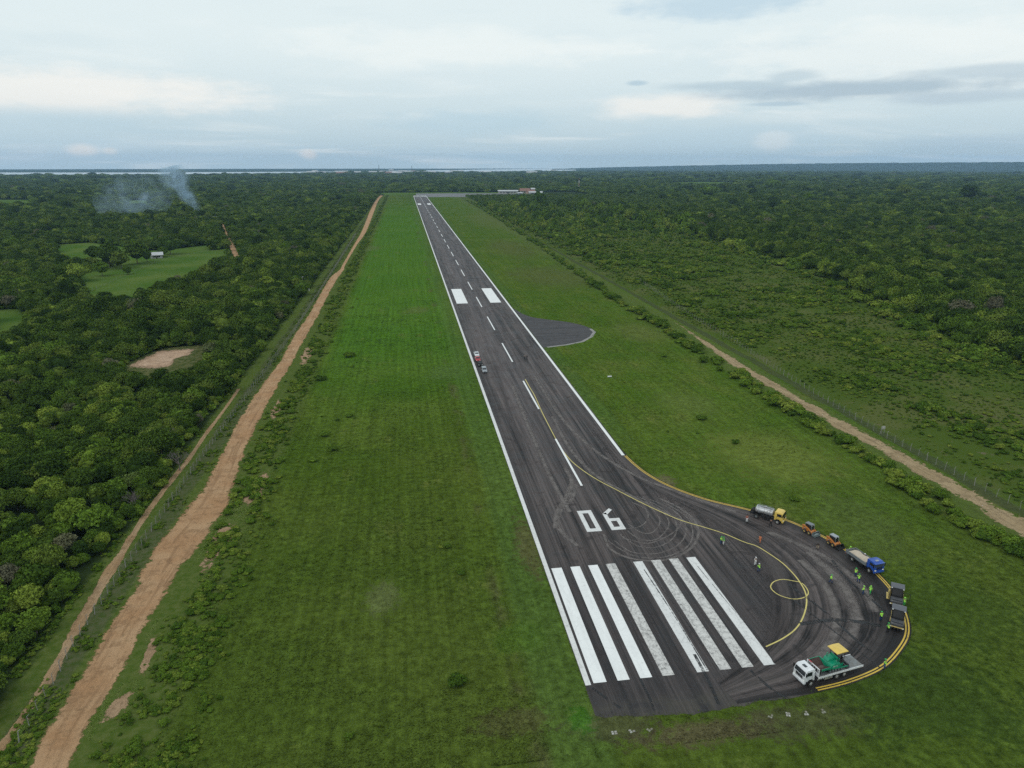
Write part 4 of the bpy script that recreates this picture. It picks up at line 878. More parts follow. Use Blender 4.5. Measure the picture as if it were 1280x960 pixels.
c_a, r_a = to_px(xx, yy, np.zeros(len(xx))); kp = (c_a > -160) & (c_a < 1440); xx, yy = xx[kp], yy[kp]
tufts('grass', xx, yy, np.where(npnoise(xx, yy, 15, 63) > 0.55, 0.15, 0.10) * (1 + 0.003 * yy), 'uneven grass growing over the airfield lawns', 5, M_TUFT)
# ragged grass creeping over the asphalt rim
ex = []; 
for p in outer + bot[::2]:
    for k in range(3): ex.append((p.x + g.normal() * 0.25, p.y + g.normal() * 0.25))
for yv in np.arange(80, 330, 0.5): ex.append((23.2 + g.normal() * 0.1, yv))
ex = np.array(ex); tufts('rim_grass', ex[:, 0], ex[:, 1], np.full(len(ex), 0.16), 'grass blades along the rim of the asphalt', 6, M_TUFT)

# big trees of the pasture and beyond
def big_tree(px, py, s, k, lb, zf=1.0, name='pasture_tree'):
    p = at(px, py); return make_plant(name, lb, 'tree', None, CR[k][0], CR[k][1], ('trunk', 'crown'), (p.x, p.y, 0), px * 0.7, (s, s, s * zf))
for a_ in ((137, 335, 2.6, 6, 'tallest dark tree rising in the pasture'), (152, 336, 2.1, 4, 'rounded tree right of the tallest pasture tree'), (120, 328, 1.9, 6, 'tree left of the tallest pasture tree'), (172, 330, 2.8, 4, 'broad dark tree just left of the white house'), (184, 327, 1.8, 3, 'narrow tree touching the left wall of the white house'),
        (213, 318, 2.7, 2, 'dome shaped dark tree right of the white house'), (204, 321, 1.5, 0, 'small tree between white house and dome shaped tree'), (128, 345, 1.8, 0, 'leafy tree at the near edge of the pasture grove'), (160, 343, 1.3, 1, 'low tree at the foot of the pasture grove'), (98, 352, 2.3, 2, 'wide tree at the left end of the pasture'),
        (262, 312, 1.5, 3, 'tree at the right end of the pasture hedge'), (112, 332, 1.4, 1, 'small tree on the far left of the grove')):
    big_tree(*a_)
for a_ in ((965, 238, 7.0, 2, 'huge dark tree crown standing above the right hand forest'), (885, 247, 6.0, 2, 'big dark round tree far beyond the scrub land'), (1210, 252, 6.0, 4, 'large dark tree above the far right forest'), (1128, 247, 5.0, 6, 'dark emergent tree in the distant right forest'), (1012, 255, 4.5, 2, 'broad dark tree crown in the middle of the right forest'), (224, 226, 9.0, 6, 'tall dark tree standing against the river behind the smoke')):
    big_tree(*a_, zf=0.9, name='emergent_tree')
# bare trees
def bare_tree(px, py, h, seed, lb, spread=1.0):
    p = at(px, py); r = empty('bare_tree', (p.x, p.y, 0)); tag(r, lb, 'tree'); rs_ = random.Random(seed); b = B(); t = B()
    t.cyl((0, 0, -0.1), (0, 0, h * 0.3), 0.16, 8, 0.12)
    def grow(a, d_, l, r0, lev):
        e = a + d_ * l; b.cyl(a, e, r0, 5, r0 * 0.6)
        if lev == 0: return
        for k in range(rs_.choice((2, 3, 3))):
            nd = (d_ + Vector((rs_.gauss(0, .5), rs_.gauss(0, .5), rs_.uniform(-.05, .35)))).normalized(); grow(e, nd, l * rs_.uniform(.6, .85), r0 * 0.6, lev - 1)
    for k in range(6):
        a = k * 1.05 + rs_.random(); grow(Vector((0, 0, h * 0.28)), Vector((math.cos(a) * .6 * spread, math.sin(a) * .6 * spread, 1)).normalized(), h * 0.24, 0.08, 4)
    t.build('trunk', M_TWIG, r); b.build('branches', M_TWIG, r, smooth=False)
for a_ in ((187, 566, 6.6, 1, 'grey leafless tree at the left of the three bare trees', 1.5), (204, 563, 6.8, 2, 'tallest of the grey leafless trees inside the wood', 1.5), (225, 588, 5.6, 3, 'grey leafless tree closest to the footpath', 1.4), (168, 640, 5.0, 4, 'thin leafless tree among green crowns below the bare group', 1.0)):
    bare_tree(*a_)

# ------------------------------------------------------------------ air and smoke
m_, n = newmat('haze_air'); pv = n.new('ShaderNodeVolumePrincipled'); pv.inputs['Color'].default_value = (0.44, 0.68, 0.98, 1)
pv.inputs['Density'].default_value = 5.2e-5; pv.inputs['Anisotropy'].default_value = 0.0; n.out(pv.outputs[0], 'Volume')
tag(B().box(-15600, 15600, -15600, 15600, -1.0, 260).build('haze', m_, smooth=False), 'thin bluish haze lying over the whole landscape', kind='stuff')
def smoke(name, axis, radii, dens, label, seed, cl=0.035, lo=0.40, hi=0.72):
    """bent plume body round an axis, filled with uneven smoke"""
    P = catmull(axis, 6); nP = len(P); Rd = np.interp(np.linspace(0, 1, nP), np.linspace(0, 1, len(radii)), radii); b = bmesh.new(); rows_ = []
    for i, p in enumerate(P):
        t = (P[min(i + 1, nP - 1)] - P[max(i - 1, 0)]).normalized(); s = t.cross(Vector((0, 1, 0.1))).normalized(); w = t.cross(s).normalized()
        rows_.append([b.verts.new(p + (s * math.cos(a) + w * math.sin(a)) * Rd[i] * (1 + 0.15 * math.sin(a * 3 + i))) for a in [k * 2 * math.pi / 20 for k in range(20)]])
    for i in range(nP - 1):
        for k in range(20): b.faces.new((rows_[i][k], rows_[i][(k + 1) % 20], rows_[i + 1][(k + 1) % 20], rows_[i + 1][k]))
    b.faces.new(rows_[0][::-1]); b.faces.new(rows_[-1]); bmesh.ops.recalc_face_normals(b, faces=b.faces)
    me = bpy.data.meshes.new(name); b.to_mesh(me); b.free()
    # distance to the axis thins the rim out: sum of soft balls along the axis
    m, n = newmat(name + '_volume'); Pp = n.new('ShaderNodeNewGeometry').outputs['Position']
    nz = n.noise(n.vm('ADD', Pp, (seed * 100, 0, 0)), cl, 5, 0.62, 0.6)
    near = None
    for i in range(0, nP, 2):
        q = n.new('ShaderNodeVectorMath', operation='DISTANCE'); n.put(q.inputs[0], Pp); q.inputs[1].default_value = P[i]
        f = n.mr(q.outputs['Value'], Rd[i] * 0.92, 0.0); near = f if near is None else n.m('MAXIMUM', near, f)
    de = n.m('MULTIPLY', n.m('MULTIPLY', n.m('POWER', near, 1.6), n.mr(nz, lo, hi)), dens)
    pv = n.new('ShaderNodeVolumePrincipled'); pv.inputs['Color'].default_value = (0.60, 0.79, 0.95, 1); n.put(pv.inputs['Density'], de); n.out(pv.outputs[0], 'Volume')
    return tag(link(name, me, m), label, kind='stuff')
def sky_pt(px, py, D):
    """point D metres along +Y-ish at a surveyed direction"""
    a, e = azel(px, py); return Vector((math.sin(R(a)) * D, math.cos(R(a)) * D, H + math.tan(R(e)) * D))
D = 1215
smoke('smoke', [sky_pt(250, 268, D), sky_pt(245, 260, D), sky_pt(238, 250, D), sky_pt(230, 240, D), sky_pt(222, 229, D), sky_pt(216, 219, D), sky_pt(212, 208, D)], [7, 11, 15, 20, 26, 31, 26], 0.17, 'thick bluish smoke column rising from a fire in the wood', 1, 0.05, 0.36, 0.70)
smoke('smoke', [sky_pt(120, 263, D), sky_pt(140, 256, D), sky_pt(160, 249, D), sky_pt(180, 246, D), sky_pt(200, 249, D), sky_pt(214, 256, D)], [14, 42, 56, 56, 44, 20], 0.034, 'thin veil of smoke drifting over the wood left of the column', 2, 0.03)

# ------------------------------------------------------------------ shared materials of the built things
WHITE = paint('white_paintwork', (0.74, 0.75, 0.76), 0.3, 0.5, dirt=0.3); YELL = paint('yellow_paintwork', (0.72, 0.50, 0.10), 0.35, 0.5, dirt=0.2); BLUE = paint('blue_paintwork', (0.015, 0.075, 0.36), 0.3, 0.5, dirt=0.12)
ORAN = paint('orange_paintwork', (0.55, 0.20, 0.04), 0.4, 0.4, dirt=0.35); GREEN = paint('green_paintwork', (0.0, 0.25, 0.13), 0.35, 0.5, dirt=0.15); GREY = paint('grey_paintwork', (0.17, 0.19, 0.20), 0.5, 0.4, dirt=0.3)
DGREY2 = paint('grey_canopy', (0.095, 0.10, 0.115), 0.5, 0.4, dirt=0.15); DGREY = paint('charcoal_paintwork', (0.042, 0.045, 0.052), 0.5, 0.4, dirt=0.2); BLACK = paint('black_metal', (0.012, 0.012, 0.013), 0.6, 0.25, dirt=0.12); STEEL = paint('brushed_tank_metal', (0.48, 0.49, 0.50), 0.5, 0.5, 0.6, dirt=0.75)
RUB = paint('rubber', (0.020, 0.020, 0.021), 0.8, 0.2, dirt=0.4); GLASS = paint('dark_glass', (0.012, 0.016, 0.020), 0.08, 0.8, dirt=0.03); SAND = paint('sand_load', (0.50, 0.42, 0.33), 0.95, 0.1, dirt=0.15)
RIM = paint('wheel_metal', (0.50, 0.50, 0.48), 0.5, 0.5, 0.3, dirt=0.35); RED = paint('red_paintwork', (0.42, 0.03, 0.04), 0.35, 0.5, dirt=0.15); SILV = paint('silver_paintwork', (0.33, 0.35, 0.37), 0.3, 0.5, 0.4, dirt=0.15)
LAMP = paint('lamp_lens', (0.85, 0.85, 0.80), 0.15, 0.8, dirt=0.05); TLAMP = paint('tail_lens', (0.45, 0.02, 0.02), 0.2, 0.7); PLATE = paint('bed_plate', (0.20, 0.21, 0.21), 0.55, 0.4, 0.3, dirt=0.5); TEAL = paint('bucket_metal', (0.16, 0.20, 0.20), 0.5, 0.5, 0.3, dirt=0.4)
CONC = paint('post_concrete', (0.30, 0.29, 0.27), 0.9, 0.1, dirt=0.3); WIRE = paint('fence_wire', (0.16, 0.16, 0.155), 0.6, 0.4, 0.5, dirt=0.2); YDUST = paint('dusty_yellow', (0.55, 0.42, 0.14), 0.5, 0.3, dirt=0.4)

def wheel(parent, x, y, r, w, rimr=0.55, rimmat=None, side=1, hub=True):
    """tyre with a dished rim on its outer side; side is +1 for the left of the machine"""
    b = B(); t = bmesh.new()
    prof = [(-w / 2, r * rimr), (-w / 2, r * .88), (-w * .38, r * .98), (-w * .2, r), (w * .2, r), (w * .38, r * .98), (w / 2, r * .88), (w / 2, r * rimr)]
    S_ = 24; ring = [[t.verts.new((math.cos(a) * rr_, yy_, math.sin(a) * rr_)) for yy_, rr_ in prof] for a in [k * 2 * math.pi / S_ for k in range(S_)]]
    for k in range(S_):
        for j in range(len(prof) - 1): t.faces.new((ring[k][j], ring[k][j + 1], ring[(k + 1) % S_][j + 1], ring[(k + 1) % S_][j]))
    for k in range(0, S_, 1): 
        a = (k + .5) * 2 * math.pi / S_
    b.add(t); o = b.build('wheel', RUB, parent); o.location = (x, y, r)
    rb = B(); ys = side * w * 0.32; rb.cyl((0, -side * w * 0.4, 0), (0, ys, 0), r * rimr * 1.01, 20); rb.cyl((0, ys, 0), (0, ys + side * w * 0.14, 0), r * rimr * 0.45, 12)
    for k in range(6): a = k * math.pi / 3; rb.cyl((math.cos(a) * r * rimr * .7, ys, math.sin(a) * r * rimr * .7), (math.cos(a) * r * rimr * .7, ys + side * 0.02, math.sin(a) * r * rimr * .7), 0.03, 6)
    rb.build('rim', rimmat or RIM, o); return o
def part(b, name, mat, parent, label=None):
    o = b.build(name, mat, parent)
    if label: o['label'] = label
    return o
def place(name, label, cat, rear, front, side, halfw, xr, xf, group=None, swap=False):
    """stand a machine on the wheel contacts seen in the survey; (xr, xf) are the local x of those wheels"""
    a, b_ = at(*rear), at(*front); dd = (b_ - a).normalized(); nl = Vector((-dd.y, dd.x, 0))
    mid = (a + b_) / 2 - nl * side * halfw - dd * (xr + xf) / 2
    return tag(empty(name, (mid.x, mid.y, Z_Y), math.atan2(dd.y, dd.x)), label, cat, group)

def cabover(r, x0, x1, w, z0, z1, mat, skylight=True, roofmat=None, visor=False):
    """flat fronted lorry cab from x0 (rear) to x1 (nose)"""
    h = w / 2; zm = z0 + (z1 - z0) * 0.48
    prof = [(x0, z0), (x1 - 0.02, z0), (x1, z0 + 0.25), (x1, zm), (x1 - 0.22, z1 - 0.25), (x1 - 0.5, z1), (x0 + 0.1, z1), (x0, z1 - 0.1)]
    cb = part(B().prism(prof, -h, h, 0.06, taper=(zm, z1, 0.07)), 'cab', mat, r)
    def lerp(za): f = (za - zm) / (z1 - 0.25 - zm); return x1 - 0.22 * f
    za, zb = zm + 0.04, z1 - 0.30; b = B(); yy_ = h - 0.13
    b.add(_quadslab([(lerp(za) + .015, -yy_, za), (lerp(za) + .015, yy_, za), (lerp(zb) + .015, yy_ - .06, zb), (lerp(zb) + .015, -yy_ + .06, zb)], (0.03, 0, 0.01))); part(b, 'windscreen', GLASS, r)
    for s in (-1, 1):
        xw = x1 - 0.42; b = B(); ya = s * (h + 0.012)
        b.add(_quadslab([(x0 + 0.55, s * (h + .004), za), (xw + 0.18, s * (h + .004), za), (xw, s * (h - 0.035), zb), (x0 + 0.55, s * (h - 0.035), zb)], (0, s * 0.02, 0))); part(b, 'side_window', GLASS, r)
        d_ = part(B().box(x0 + 0.48, x0 + 0.50, s * h, s * (h + 0.012), z0 + 0.1, za), 'door_seam', BLACK, r)
        b = B().box(x1 - 0.12, x1 - 0.05, s * (h + 0.02), s * (h + 0.26), z1 - 0.85, z1 - 0.30, 0.02); b.cyl((x1 - 0.1, s * (h - .05), z1 - 0.35), (x1 - 0.1, s * (h + .12), z1 - 0.35), 0.02, 6); part(b, 'mirror', BLACK, r)
        part(B().box(x1 - 0.01, x1 + 0.05, s * (h - 0.42), s * (h - 0.10), z0 + 0.08, z0 + 0.26, 0.02), 'headlight', LAMP, r)
        part(B().prism([(x1 - 1.55, z0 - 0.02), (x1 - 1.35, z0 + .28), (x1 - 0.75, z0 + .28), (x1 - 0.5, z0 - 0.02)], s * (h - 0.02), s * (h + 0.03)), 'wheel_arch', BLACK, r)
    part(B().box(x1 - 0.25, x1 + 0.10, -h, h, z0 - 0.35, z0 + 0.02, 0.05), 'bumper', mat, r)
    b = B()
    for k in range(4): b.box(x1 - 0.01, x1 + 0.035, -h + 0.5, h - 0.5, z0 + 0.32 + k * 0.13, z0 + 0.40 + k * 0.13)
    part(b, 'grille', BLACK, r)
    if skylight: part(B().box(x0 + 0.75, x0 + 1.2, -0.35, 0.35, z1 + 0.002, z1 + 0.05, 0.015), 'roof_hatch', roofmat or GLASS, r)
    if visor: part(B().box(x1 - 0.35, x1 + 0.12, -h + 0.05, h - 0.05, z1 - 0.20, z1 - 0.14, 0.02), 'sun_visor', mat, r)
    return cb
def _quadslab(q, off):
    t = bmesh.new(); o = Vector(off); a = [t.verts.new(p) for p in q]; c = [t.verts.new(Vector(p) + o) for p in q]
    t.faces.new(a); t.faces.new(c[::-1])
    for i in range(4): j = (i + 1) % 4; t.faces.new((a[j], a[i], c[i], c[j]))
    bmesh.ops.recalc_face_normals(t, faces=t.faces); return t
def chassis(r, x0, x1, z=0.75):
    b = B()
    for s in (-1, 1): b.box(x0, x1, s * 0.42 - 0.05, s * 0.42 + 0.05, z - 0.14, z + 0.12)
    for k in range(5): x = x0 + (x1 - x0) * (k + .5) / 5; b.box(x - 0.05, x + 0.05, -0.42, 0.42, z - 0.08, z + 0.06)
    part(b, 'chassis', BLACK, r)

# ---- yellow cab tanker lorry (right side towards us)
r = place('tanker_truck', 'yellow cab tanker lorry with a silver tank at the pad edge', 'truck', (944.6, 648.2), (970.8, 655.6), -1, 1.15, -2.3, 2.2)
chassis(r, -3.4, 3.1); cabover(r, 1.5, 3.35, 2.35, 0.95, 2.75, YELL, skylight=False, visor=False)
tk = B(); tt = bmesh.new(); S_ = 32; prof = [(-2.75, 0.0), (-2.72, .62), (-2.6, .95), (-2.45, 1.0), (0.85, 1.0), (1.0, .95), (1.12, .62), (1.15, 0.0)]
rg_ = [[tt.verts.new((x, math.cos(a) * k * 1.08, 1.95 + math.sin(a) * k * 0.80)) for a in [q * 2 * math.pi / S_ for q in range(S_)]] for x, k in prof[1:-1]]
for i in range(len(rg_) - 1):
    for k in range(S_): tt.faces.new((rg_[i][k], rg_[i][(k + 1) % S_], rg_[i + 1][(k + 1) % S_], rg_[i + 1][k]))
tt.faces.new(rg_[0]); tt.faces.new(rg_[-1]); bmesh.ops.recalc_face_normals(tt, faces=tt.faces); tk.add(tt)
for x in (-2.0, -0.8, 0.4):
    for q in range(24):
        a = q * 2 * math.pi / 24; a2 = (q + 1) * 2 * math.pi / 24
        tk.cyl((x, math.cos(a) * 1.09, 1.95 + math.sin(a) * .81), (x, math.cos(a2) * 1.09, 1.95 + math.sin(a2) * .81), 0.03, 5)
tank = part(tk, 'tank', STEEL, r)
part(B().cyl((-0.8, 0, 2.7), (-0.8, 0, 2.9), 0.3, 20), 'manhole', STEEL, tank); part(B().box(-2.4, 0.8, -0.28, -0.05, 2.76, 2.80).box(-2.4, 0.8, 0.4, 0.44, 2.9, 2.94).box(-2.4, -2.36, .4, .44, 2.6, 2.9).box(.76, .8, .4, .44, 2.6, 2.9), 'catwalk', GREY, tank)
b = B(); b.box(-3.6, -2.8, -0.7, 0.7, 0.9, 1.7, 0.05).cyl((-3.6, -0.9, 1.2), (-3.0, -0.9, 1.2), 0.25, 12).cyl((-3.3, 0.6, 1.5), (-3.3, 0.6, 2.6), 0.06, 8).box(-3.65, -3.5, -1.15, 1.15, 0.7, 0.82); part(b, 'pump_unit', BLACK, r)
b = B(); b.tube([(-3.6, -1.1, 1.1), (-3.9, -0.6, 0.9), (-3.9, 0.6, 0.9), (-3.6, 1.1, 1.1)], 0.06); part(b, 'spray_bar', BLACK, r)
for s in (-1, 1): part(B().box(-1.2, 0.6, s * 1.0 - .18, s * 1.0 + .18, 0.55, 1.1, 0.05), 'toolbox', BLACK, r)
for x in (-2.3, 2.2):
    for s in (-1, 1): wheel(r, x, s * 0.99, 0.50, 0.32, 0.56, RIM if x > 0 else GREY, s)

# ---- skid steer loaders
def skid(rear, front, label, bucket_mat, up=False, bucket_black=False):
    r = place('skid_steer_loader', label, 'loader', rear, front, -1, 0.85, -0.55, 0.55, 'small orange loaders waiting by the pad')
    part(B().prism([(-1.35, 0.35), (-1.4, 0.6), (-1.35, 1.35), (-1.0, 1.5), (0.0, 1.25), (0.95, 0.75), (1.0, 0.35)], -0.52, 0.52, 0.05), 'body', ORAN, r)
    c = part(B().prism([(-0.75, 1.38), (-0.72, 2.02), (0.62, 2.02), (0.72, 1.0), (0.3, 0.9)], -0.44, 0.44, 0.02), 'cab', GLASS, r)
    b = B()
    for s in (-1, 1): b.tube([(-0.78, s * .47, 1.3), (-0.76, s * .47, 2.04), (0.66, s * .47, 2.04), (0.78, s * .47, 0.95)], 0.045)
    b.tube([(-0.76, -.47, 2.04), (-0.76, .47, 2.04)], 0.045).tube([(0.66, -.47, 2.04), (0.66, .47, 2.04)], 0.045); part(b, 'cab_frame', GREY, c)
    part(B().box(-0.85, 0.72, -0.52, 0.52, 2.07, 2.15, 0.03), 'roof', GREY if not up else SILV, c)
    for s in (-1, 1):
        b = B(); b.prism([(-1.35, 1.35), (-1.3, 1.62), (-0.9, 1.66), (0.2, 1.35), (1.15, 0.72), (1.35, 0.30), (1.15, 0.25), (0.95, 0.62), (0.0, 1.12), (-0.9, 1.42)], s * 0.60, s * 0.74, 0.02); part(b, 'lift_arm', ORAN, r)
        part(B().cyl((-0.9, s * .67, 0.85), (-0.2, s * .67, 1.25), 0.05, 8), 'ram', STEEL, r)
    b = B(); x = 1.3; z = 0.12
    b.prism([(x, z), (x + 0.85, z - .02), (x + 0.85, z + .04), (x + .12, z + .10), (x + .05, z + .35), (x + .12, z + .62), (x + .3, z + .72), (x + .26, z + .78), (x + 0.0, z + .65)], -0.95, 0.95)
    for s in (-1, 1): b.prism([(x, z), (x + .85, z), (x + .3, z + .75), (x, z + .65)], s * .95, s * .91)
    part(b, 'bucket', bucket_mat, r)
    if not bucket_black: part(B().ball((x + .42, 0, z + .22), 0.5, (0.75, 1.7, 0.65), 2), 'bucket_load', TEAL, r)
    for xx_ in (-0.55, 0.55):
        for s in (-1, 1): wheel(r, xx_, s * 0.80, 0.42, 0.30, 0.55, YDUST, s)
    for s in (-1, 1): part(B().box(0.66, 0.76, s * .3 - .07, s * .3 + .07, 1.9, 2.0, 0.02), 'work_lamp', LAMP, r)
    return r
skid((1004.7, 665.6), (1010.9, 668.8), 'orange skid loader with a grey heaped bucket behind the tanker lorry', TEAL)
skid((1034.4, 680.4), (1040.8, 684.2), 'orange skid loader with a black empty bucket behind the blue lorry', BLACK, True, True)

# ---- blue tipper lorry with sand
bx_r = at(1056, 694); bx_f = at(1094, 722)
r = place('dump_truck', 'blue cab flat sided lorry loaded with pale sand', 'truck', (1064.5, 701.5), (1085.5, 716.2), -1, 1.1, -2.1, 2.2)
chassis(r, -3.6, 3.0); cabover(r, 1.7, 3.45, 2.3, 0.95, 2.65, BLUE, True, SILV, visor=True)
part(B().box(1.45, 1.68, -1.05, 1.05, 0.95, 2.6, 0.03), 'sleeper_wall', BLUE, r)
bd = B(); bd.box(-3.8, 1.3, -1.15, 1.15, 1.02, 1.14)
bd.box(-3.8, 1.3, -1.19, -1.12, 1.0, 1.62).box(-3.8, 1.3, 1.12, 1.19, 1.0, 1.62).box(-3.87, -3.80, -1.19, 1.19, 1.0, 1.62).box(1.3, 1.37, -1.19, 1.19, 1.0, 1.75)
for k in range(7): x = -3.6 + k * 0.8; bd.box(x, x + .08, -1.23, -1.19, 1.0, 1.64).box(x, x + .08, 1.19, 1.23, 1.0, 1.64)
part(bd, 'cargo_bed', GREY, r)
t = bmesh.new(); bmesh.ops.create_grid(t, x_segments=40, y_segments=18, size=1)
for v in t.verts:
    x, y = v.co.x, v.co.y; e = min(1, (1 - abs(x)) * 6) * min(1, (1 - abs(y)) * 3); hgt = 0.30 + 0.26 * math.exp(-((x + .42) / .36) ** 2) + 0.30 * math.exp(-((x - .45) / .36) ** 2)
    v.co = Vector((-1.25 + x * 2.52, y * 1.11, 1.12 + e * hgt + 0.06 * fbm(x * 3, y * 2, 1.5, 3)))
q = B().add(t); q.box(-3.77, 1.27, -1.11, 1.11, 1.10, 1.14); so_ = part(q, 'sand_load', SAND, r)
for x in (-2.1, 2.2):
    for s in (-1, 1): wheel(r, x, s * 0.97, 0.48, 0.32 if x > 0 else 0.5, 0.58, RIM, s)
for s in (-1, 1): part(B().box(-0.6, 0.7, s * .95 - .2, s * .95 + .2, 0.45, 0.95, 0.06), 'fuel_tank', BLACK, r); part(B().box(-3.9, -3.84, s * 1.0 - .15, s * 1.0 + .15, .75, .9), 'tail_light', TLAMP, r)
part(B().box(-3.0, -1.2, -1.22, -1.0, 1.0, 1.06).box(-3.0, -1.2, 1.0, 1.22, 1.0, 1.06), 'mudguard', BLACK, r)

# ---- pneumatic rollers with canopies, fronts towards us
def roller(px, py, label, ahead, door=False):
    f = at(*ahead); p = at(px, py); dd = (f - p).normalized()
    r = tag(empty('road_roller', (p.x, p.y, Z_Y), math.atan2(dd.y, dd.x)), label, 'road roller', 'dark road rollers parked at the pad rim')
    part(B().prism([(-2.1, 0.75), (-2.2, 1.1), (-2.1, 1.45), (-0.9, 1.55), (-0.75, 1.2), (0.95, 1.2), (1.1, 1.62), (2.05, 1.50), (2.25, 1.25), (2.25, 0.70), (1.9, 0.55), (-1.8, 0.55)], -0.95, 0.95, 0.06), 'body', DGREY, r)
    part(B().box(1.2, 2.1, -0.80, 0.80, 1.56, 1.66, 0.03), 'engine_hood', DGREY, r)
    b = B(); b.box(2.22, 2.36, -1.05, 1.05, 0.78, 0.95, 0.03); part(b, 'front_beam', YDUST, r)
    b = B()
    for s in (-1, 1): b.box(2.36, 2.40, s * .92 - .10, s * .92 + .10, 0.80, 0.93)
    part(b, 'front_lamp', LAMP, r)
    b = B()
    for x, y in ((-1.35, -.88), (-1.35, .88), (0.1, -.88), (0.1, .88)): b.cyl((x, y, 1.2), (x, y, 2.82), 0.045, 8)
    part(B().box(-0.75, 1.0, -0.93, 0.93, 1.205, 1.24).box(0.85, 1.05, -0.6, 0.6, 1.24, 1.75, 0.03), 'platform', BLACK, r)
    part(b, 'canopy_post', BLACK, r)
    part(B().prism([(-1.5, 2.80), (-1.45, 2.93), (-0.8, 3.0), (0.0, 2.96), (0.2, 2.86), (0.2, 2.80)], -1.08, 1.08, 0.04), 'canopy', DGREY2, r)
    for s in (-1, 1): part(B().box(0.2, 0.27, s * .9 - .09, s * .9 + .09, 2.72, 2.86, 0.02), 'work_lamp', LAMP, r)
    part(B().prism([(-0.9, 1.25), (-1.0, 2.78), (0.05, 2.78), (0.80, 1.80), (0.95, 1.25)], -0.80, 0.80, 0.03), 'cab_glazing', BLACK, r)
    b = B().box(-0.6, -0.1, -0.28, 0.28, 1.22, 1.55, 0.05); b.box(-0.68, -0.56, -0.28, 0.28, 1.5, 2.05, 0.04); part(b, 'seat', BLACK, r)
    b = B().cyl((0.45, 0, 1.2), (0.2, 0, 1.75), 0.04, 8); b.cyl((0.2, 0, 1.75), (0.17, 0, 1.80), 0.2, 16); part(b, 'steering_wheel', BLACK, r)
    b = B()
    for s in (-1, 1): b.tube([(-0.8, s * 1.0, 1.25), (-0.8, s * 1.0, 1.95), (0.5, s * 1.0, 1.95), (0.5, s * 1.0, 1.25)], 0.025)
    part(b, 'handrail', YDUST, r)
    for s in (-1, 1): part(B().box(-0.4, 0.3, s * 1.02 - .07, s * 1.02 + .07, 0.42, 0.48).box(-0.4, 0.3, s * 1.02 - .07, s * 1.02 + .07, 0.8, 0.85), 'step', YDUST, r)
    for k in range(4): wheel(r, 1.65, -0.72 + k * 0.48, 0.46, 0.30, 0.5, GREY, 1 if k > 1 else -1)
    for k in range(4): wheel(r, -1.45, -0.72 + k * 0.48, 0.46, 0.30, 0.5, GREY, 1 if k > 1 else -1)
    if door:
        b = B(); b.tube([(0.6, 0.92, 1.25), (0.6, 2.0, 1.25), (0.6, 2.0, 2.45), (0.6, .92, 2.45), (.6, .92, 1.25)], 0.04); part(b, 'open_door_frame', BLACK, r)
        part(B().box(-1.3, 0.9, -1.55, -1.2, 0.75, 0.85, 0.02).box(-1.2, 0.7, -1.30, -1.22, 0.85, 2.2, 0.02), 'side_panel', YDUST, r)
    return r
roller(1119.3, 752.5, 'dark roller standing farther up with its door frame swung open', (1120.0, 785), True)
roller(1120.5, 780.5, 'dark roller nearest to us with a yellow bar across its front', (1117.5, 812))

# ---- white flatbed lorry (its left side faces us)
r = place('flatbed_truck', 'white flatbed lorry carrying the green paving machine', 'truck', (1051.7, 847.6), (1012.3, 858.9), 1, 1.2, -2.15, 3.35)
FB = r; chassis(r, -5.6, 4.2, 0.82); cabover(r, 2.85, 4.65, 2.4, 1.05, 2.9, WHITE)
bd = B(); bd.box(-6.1, 2.2, -1.25, 1.25, 1.22, 1.34); part(bd, 'cargo_bed', PLATE, r)
b = B(); b.box(-6.15, 2.25, -1.33, -1.25, 1.12, 1.40).box(-6.15, 2.25, 1.25, 1.33, 1.12, 1.40)
part(b, 'side_rail', WHITE, r)
b = B(); b.box(2.17, 2.27, -1.30, -1.14, 1.34, 2.75, 0.02).box(2.17, 2.27, 1.14, 1.30, 1.34, 2.75, 0.02).box(2.17, 2.27, -1.30, 1.30, 2.62, 2.76, 0.02).box(2.19, 2.25, -1.14, 1.14, 1.34, 1.9)
for k in range(5): y = -0.9 + k * 0.45; b.box(2.20, 2.24, y - .02, y + .02, 1.9, 2.64)
hb = part(b, 'headboard', WHITE, r)
part(B().box(2.15, 2.29, -1.0, -0.35, 2.77, 2.87, 0.02), 'light_bar', RED, r)
b = B(); b.box(-6.25, -6.1, -1.25, 1.25, 1.05, 1.25, 0.02); part(b, 'rear_beam', BLACK, r)
b = B()
for k in range(9): x = -5.8 + k * 0.9; b.box(x - .04, x + .04, -1.22, 1.22, 1.08, 1.21)
part(b, 'cross_member', BLACK, r)
for s in (-1, 1):
    part(B().box(-0.6, 0.9, s * 1.0 - .2, s * 1.0 + .2, 0.5, 1.0, 0.08), 'fuel_tank', STEEL, r)
    b = B()
    for k in range(4): b.box(1.1 + k * .35, 1.2 + k * .35, s * 1.22 - .02, s * 1.22 + .02, 0.85, 0.98)
    part(b, 'side_reflector', LAMP, r); part(B().box(-6.28, -6.22, s * 1.05 - .15, s * 1.05 + .15, .9, 1.02), 'tail_light', TLAMP, r)
for x in (-2.85, -1.45, 3.35):
    for s in (-1, 1): wheel(r, x, s * 1.02, 0.50, 0.32, 0.58, RIM, s)

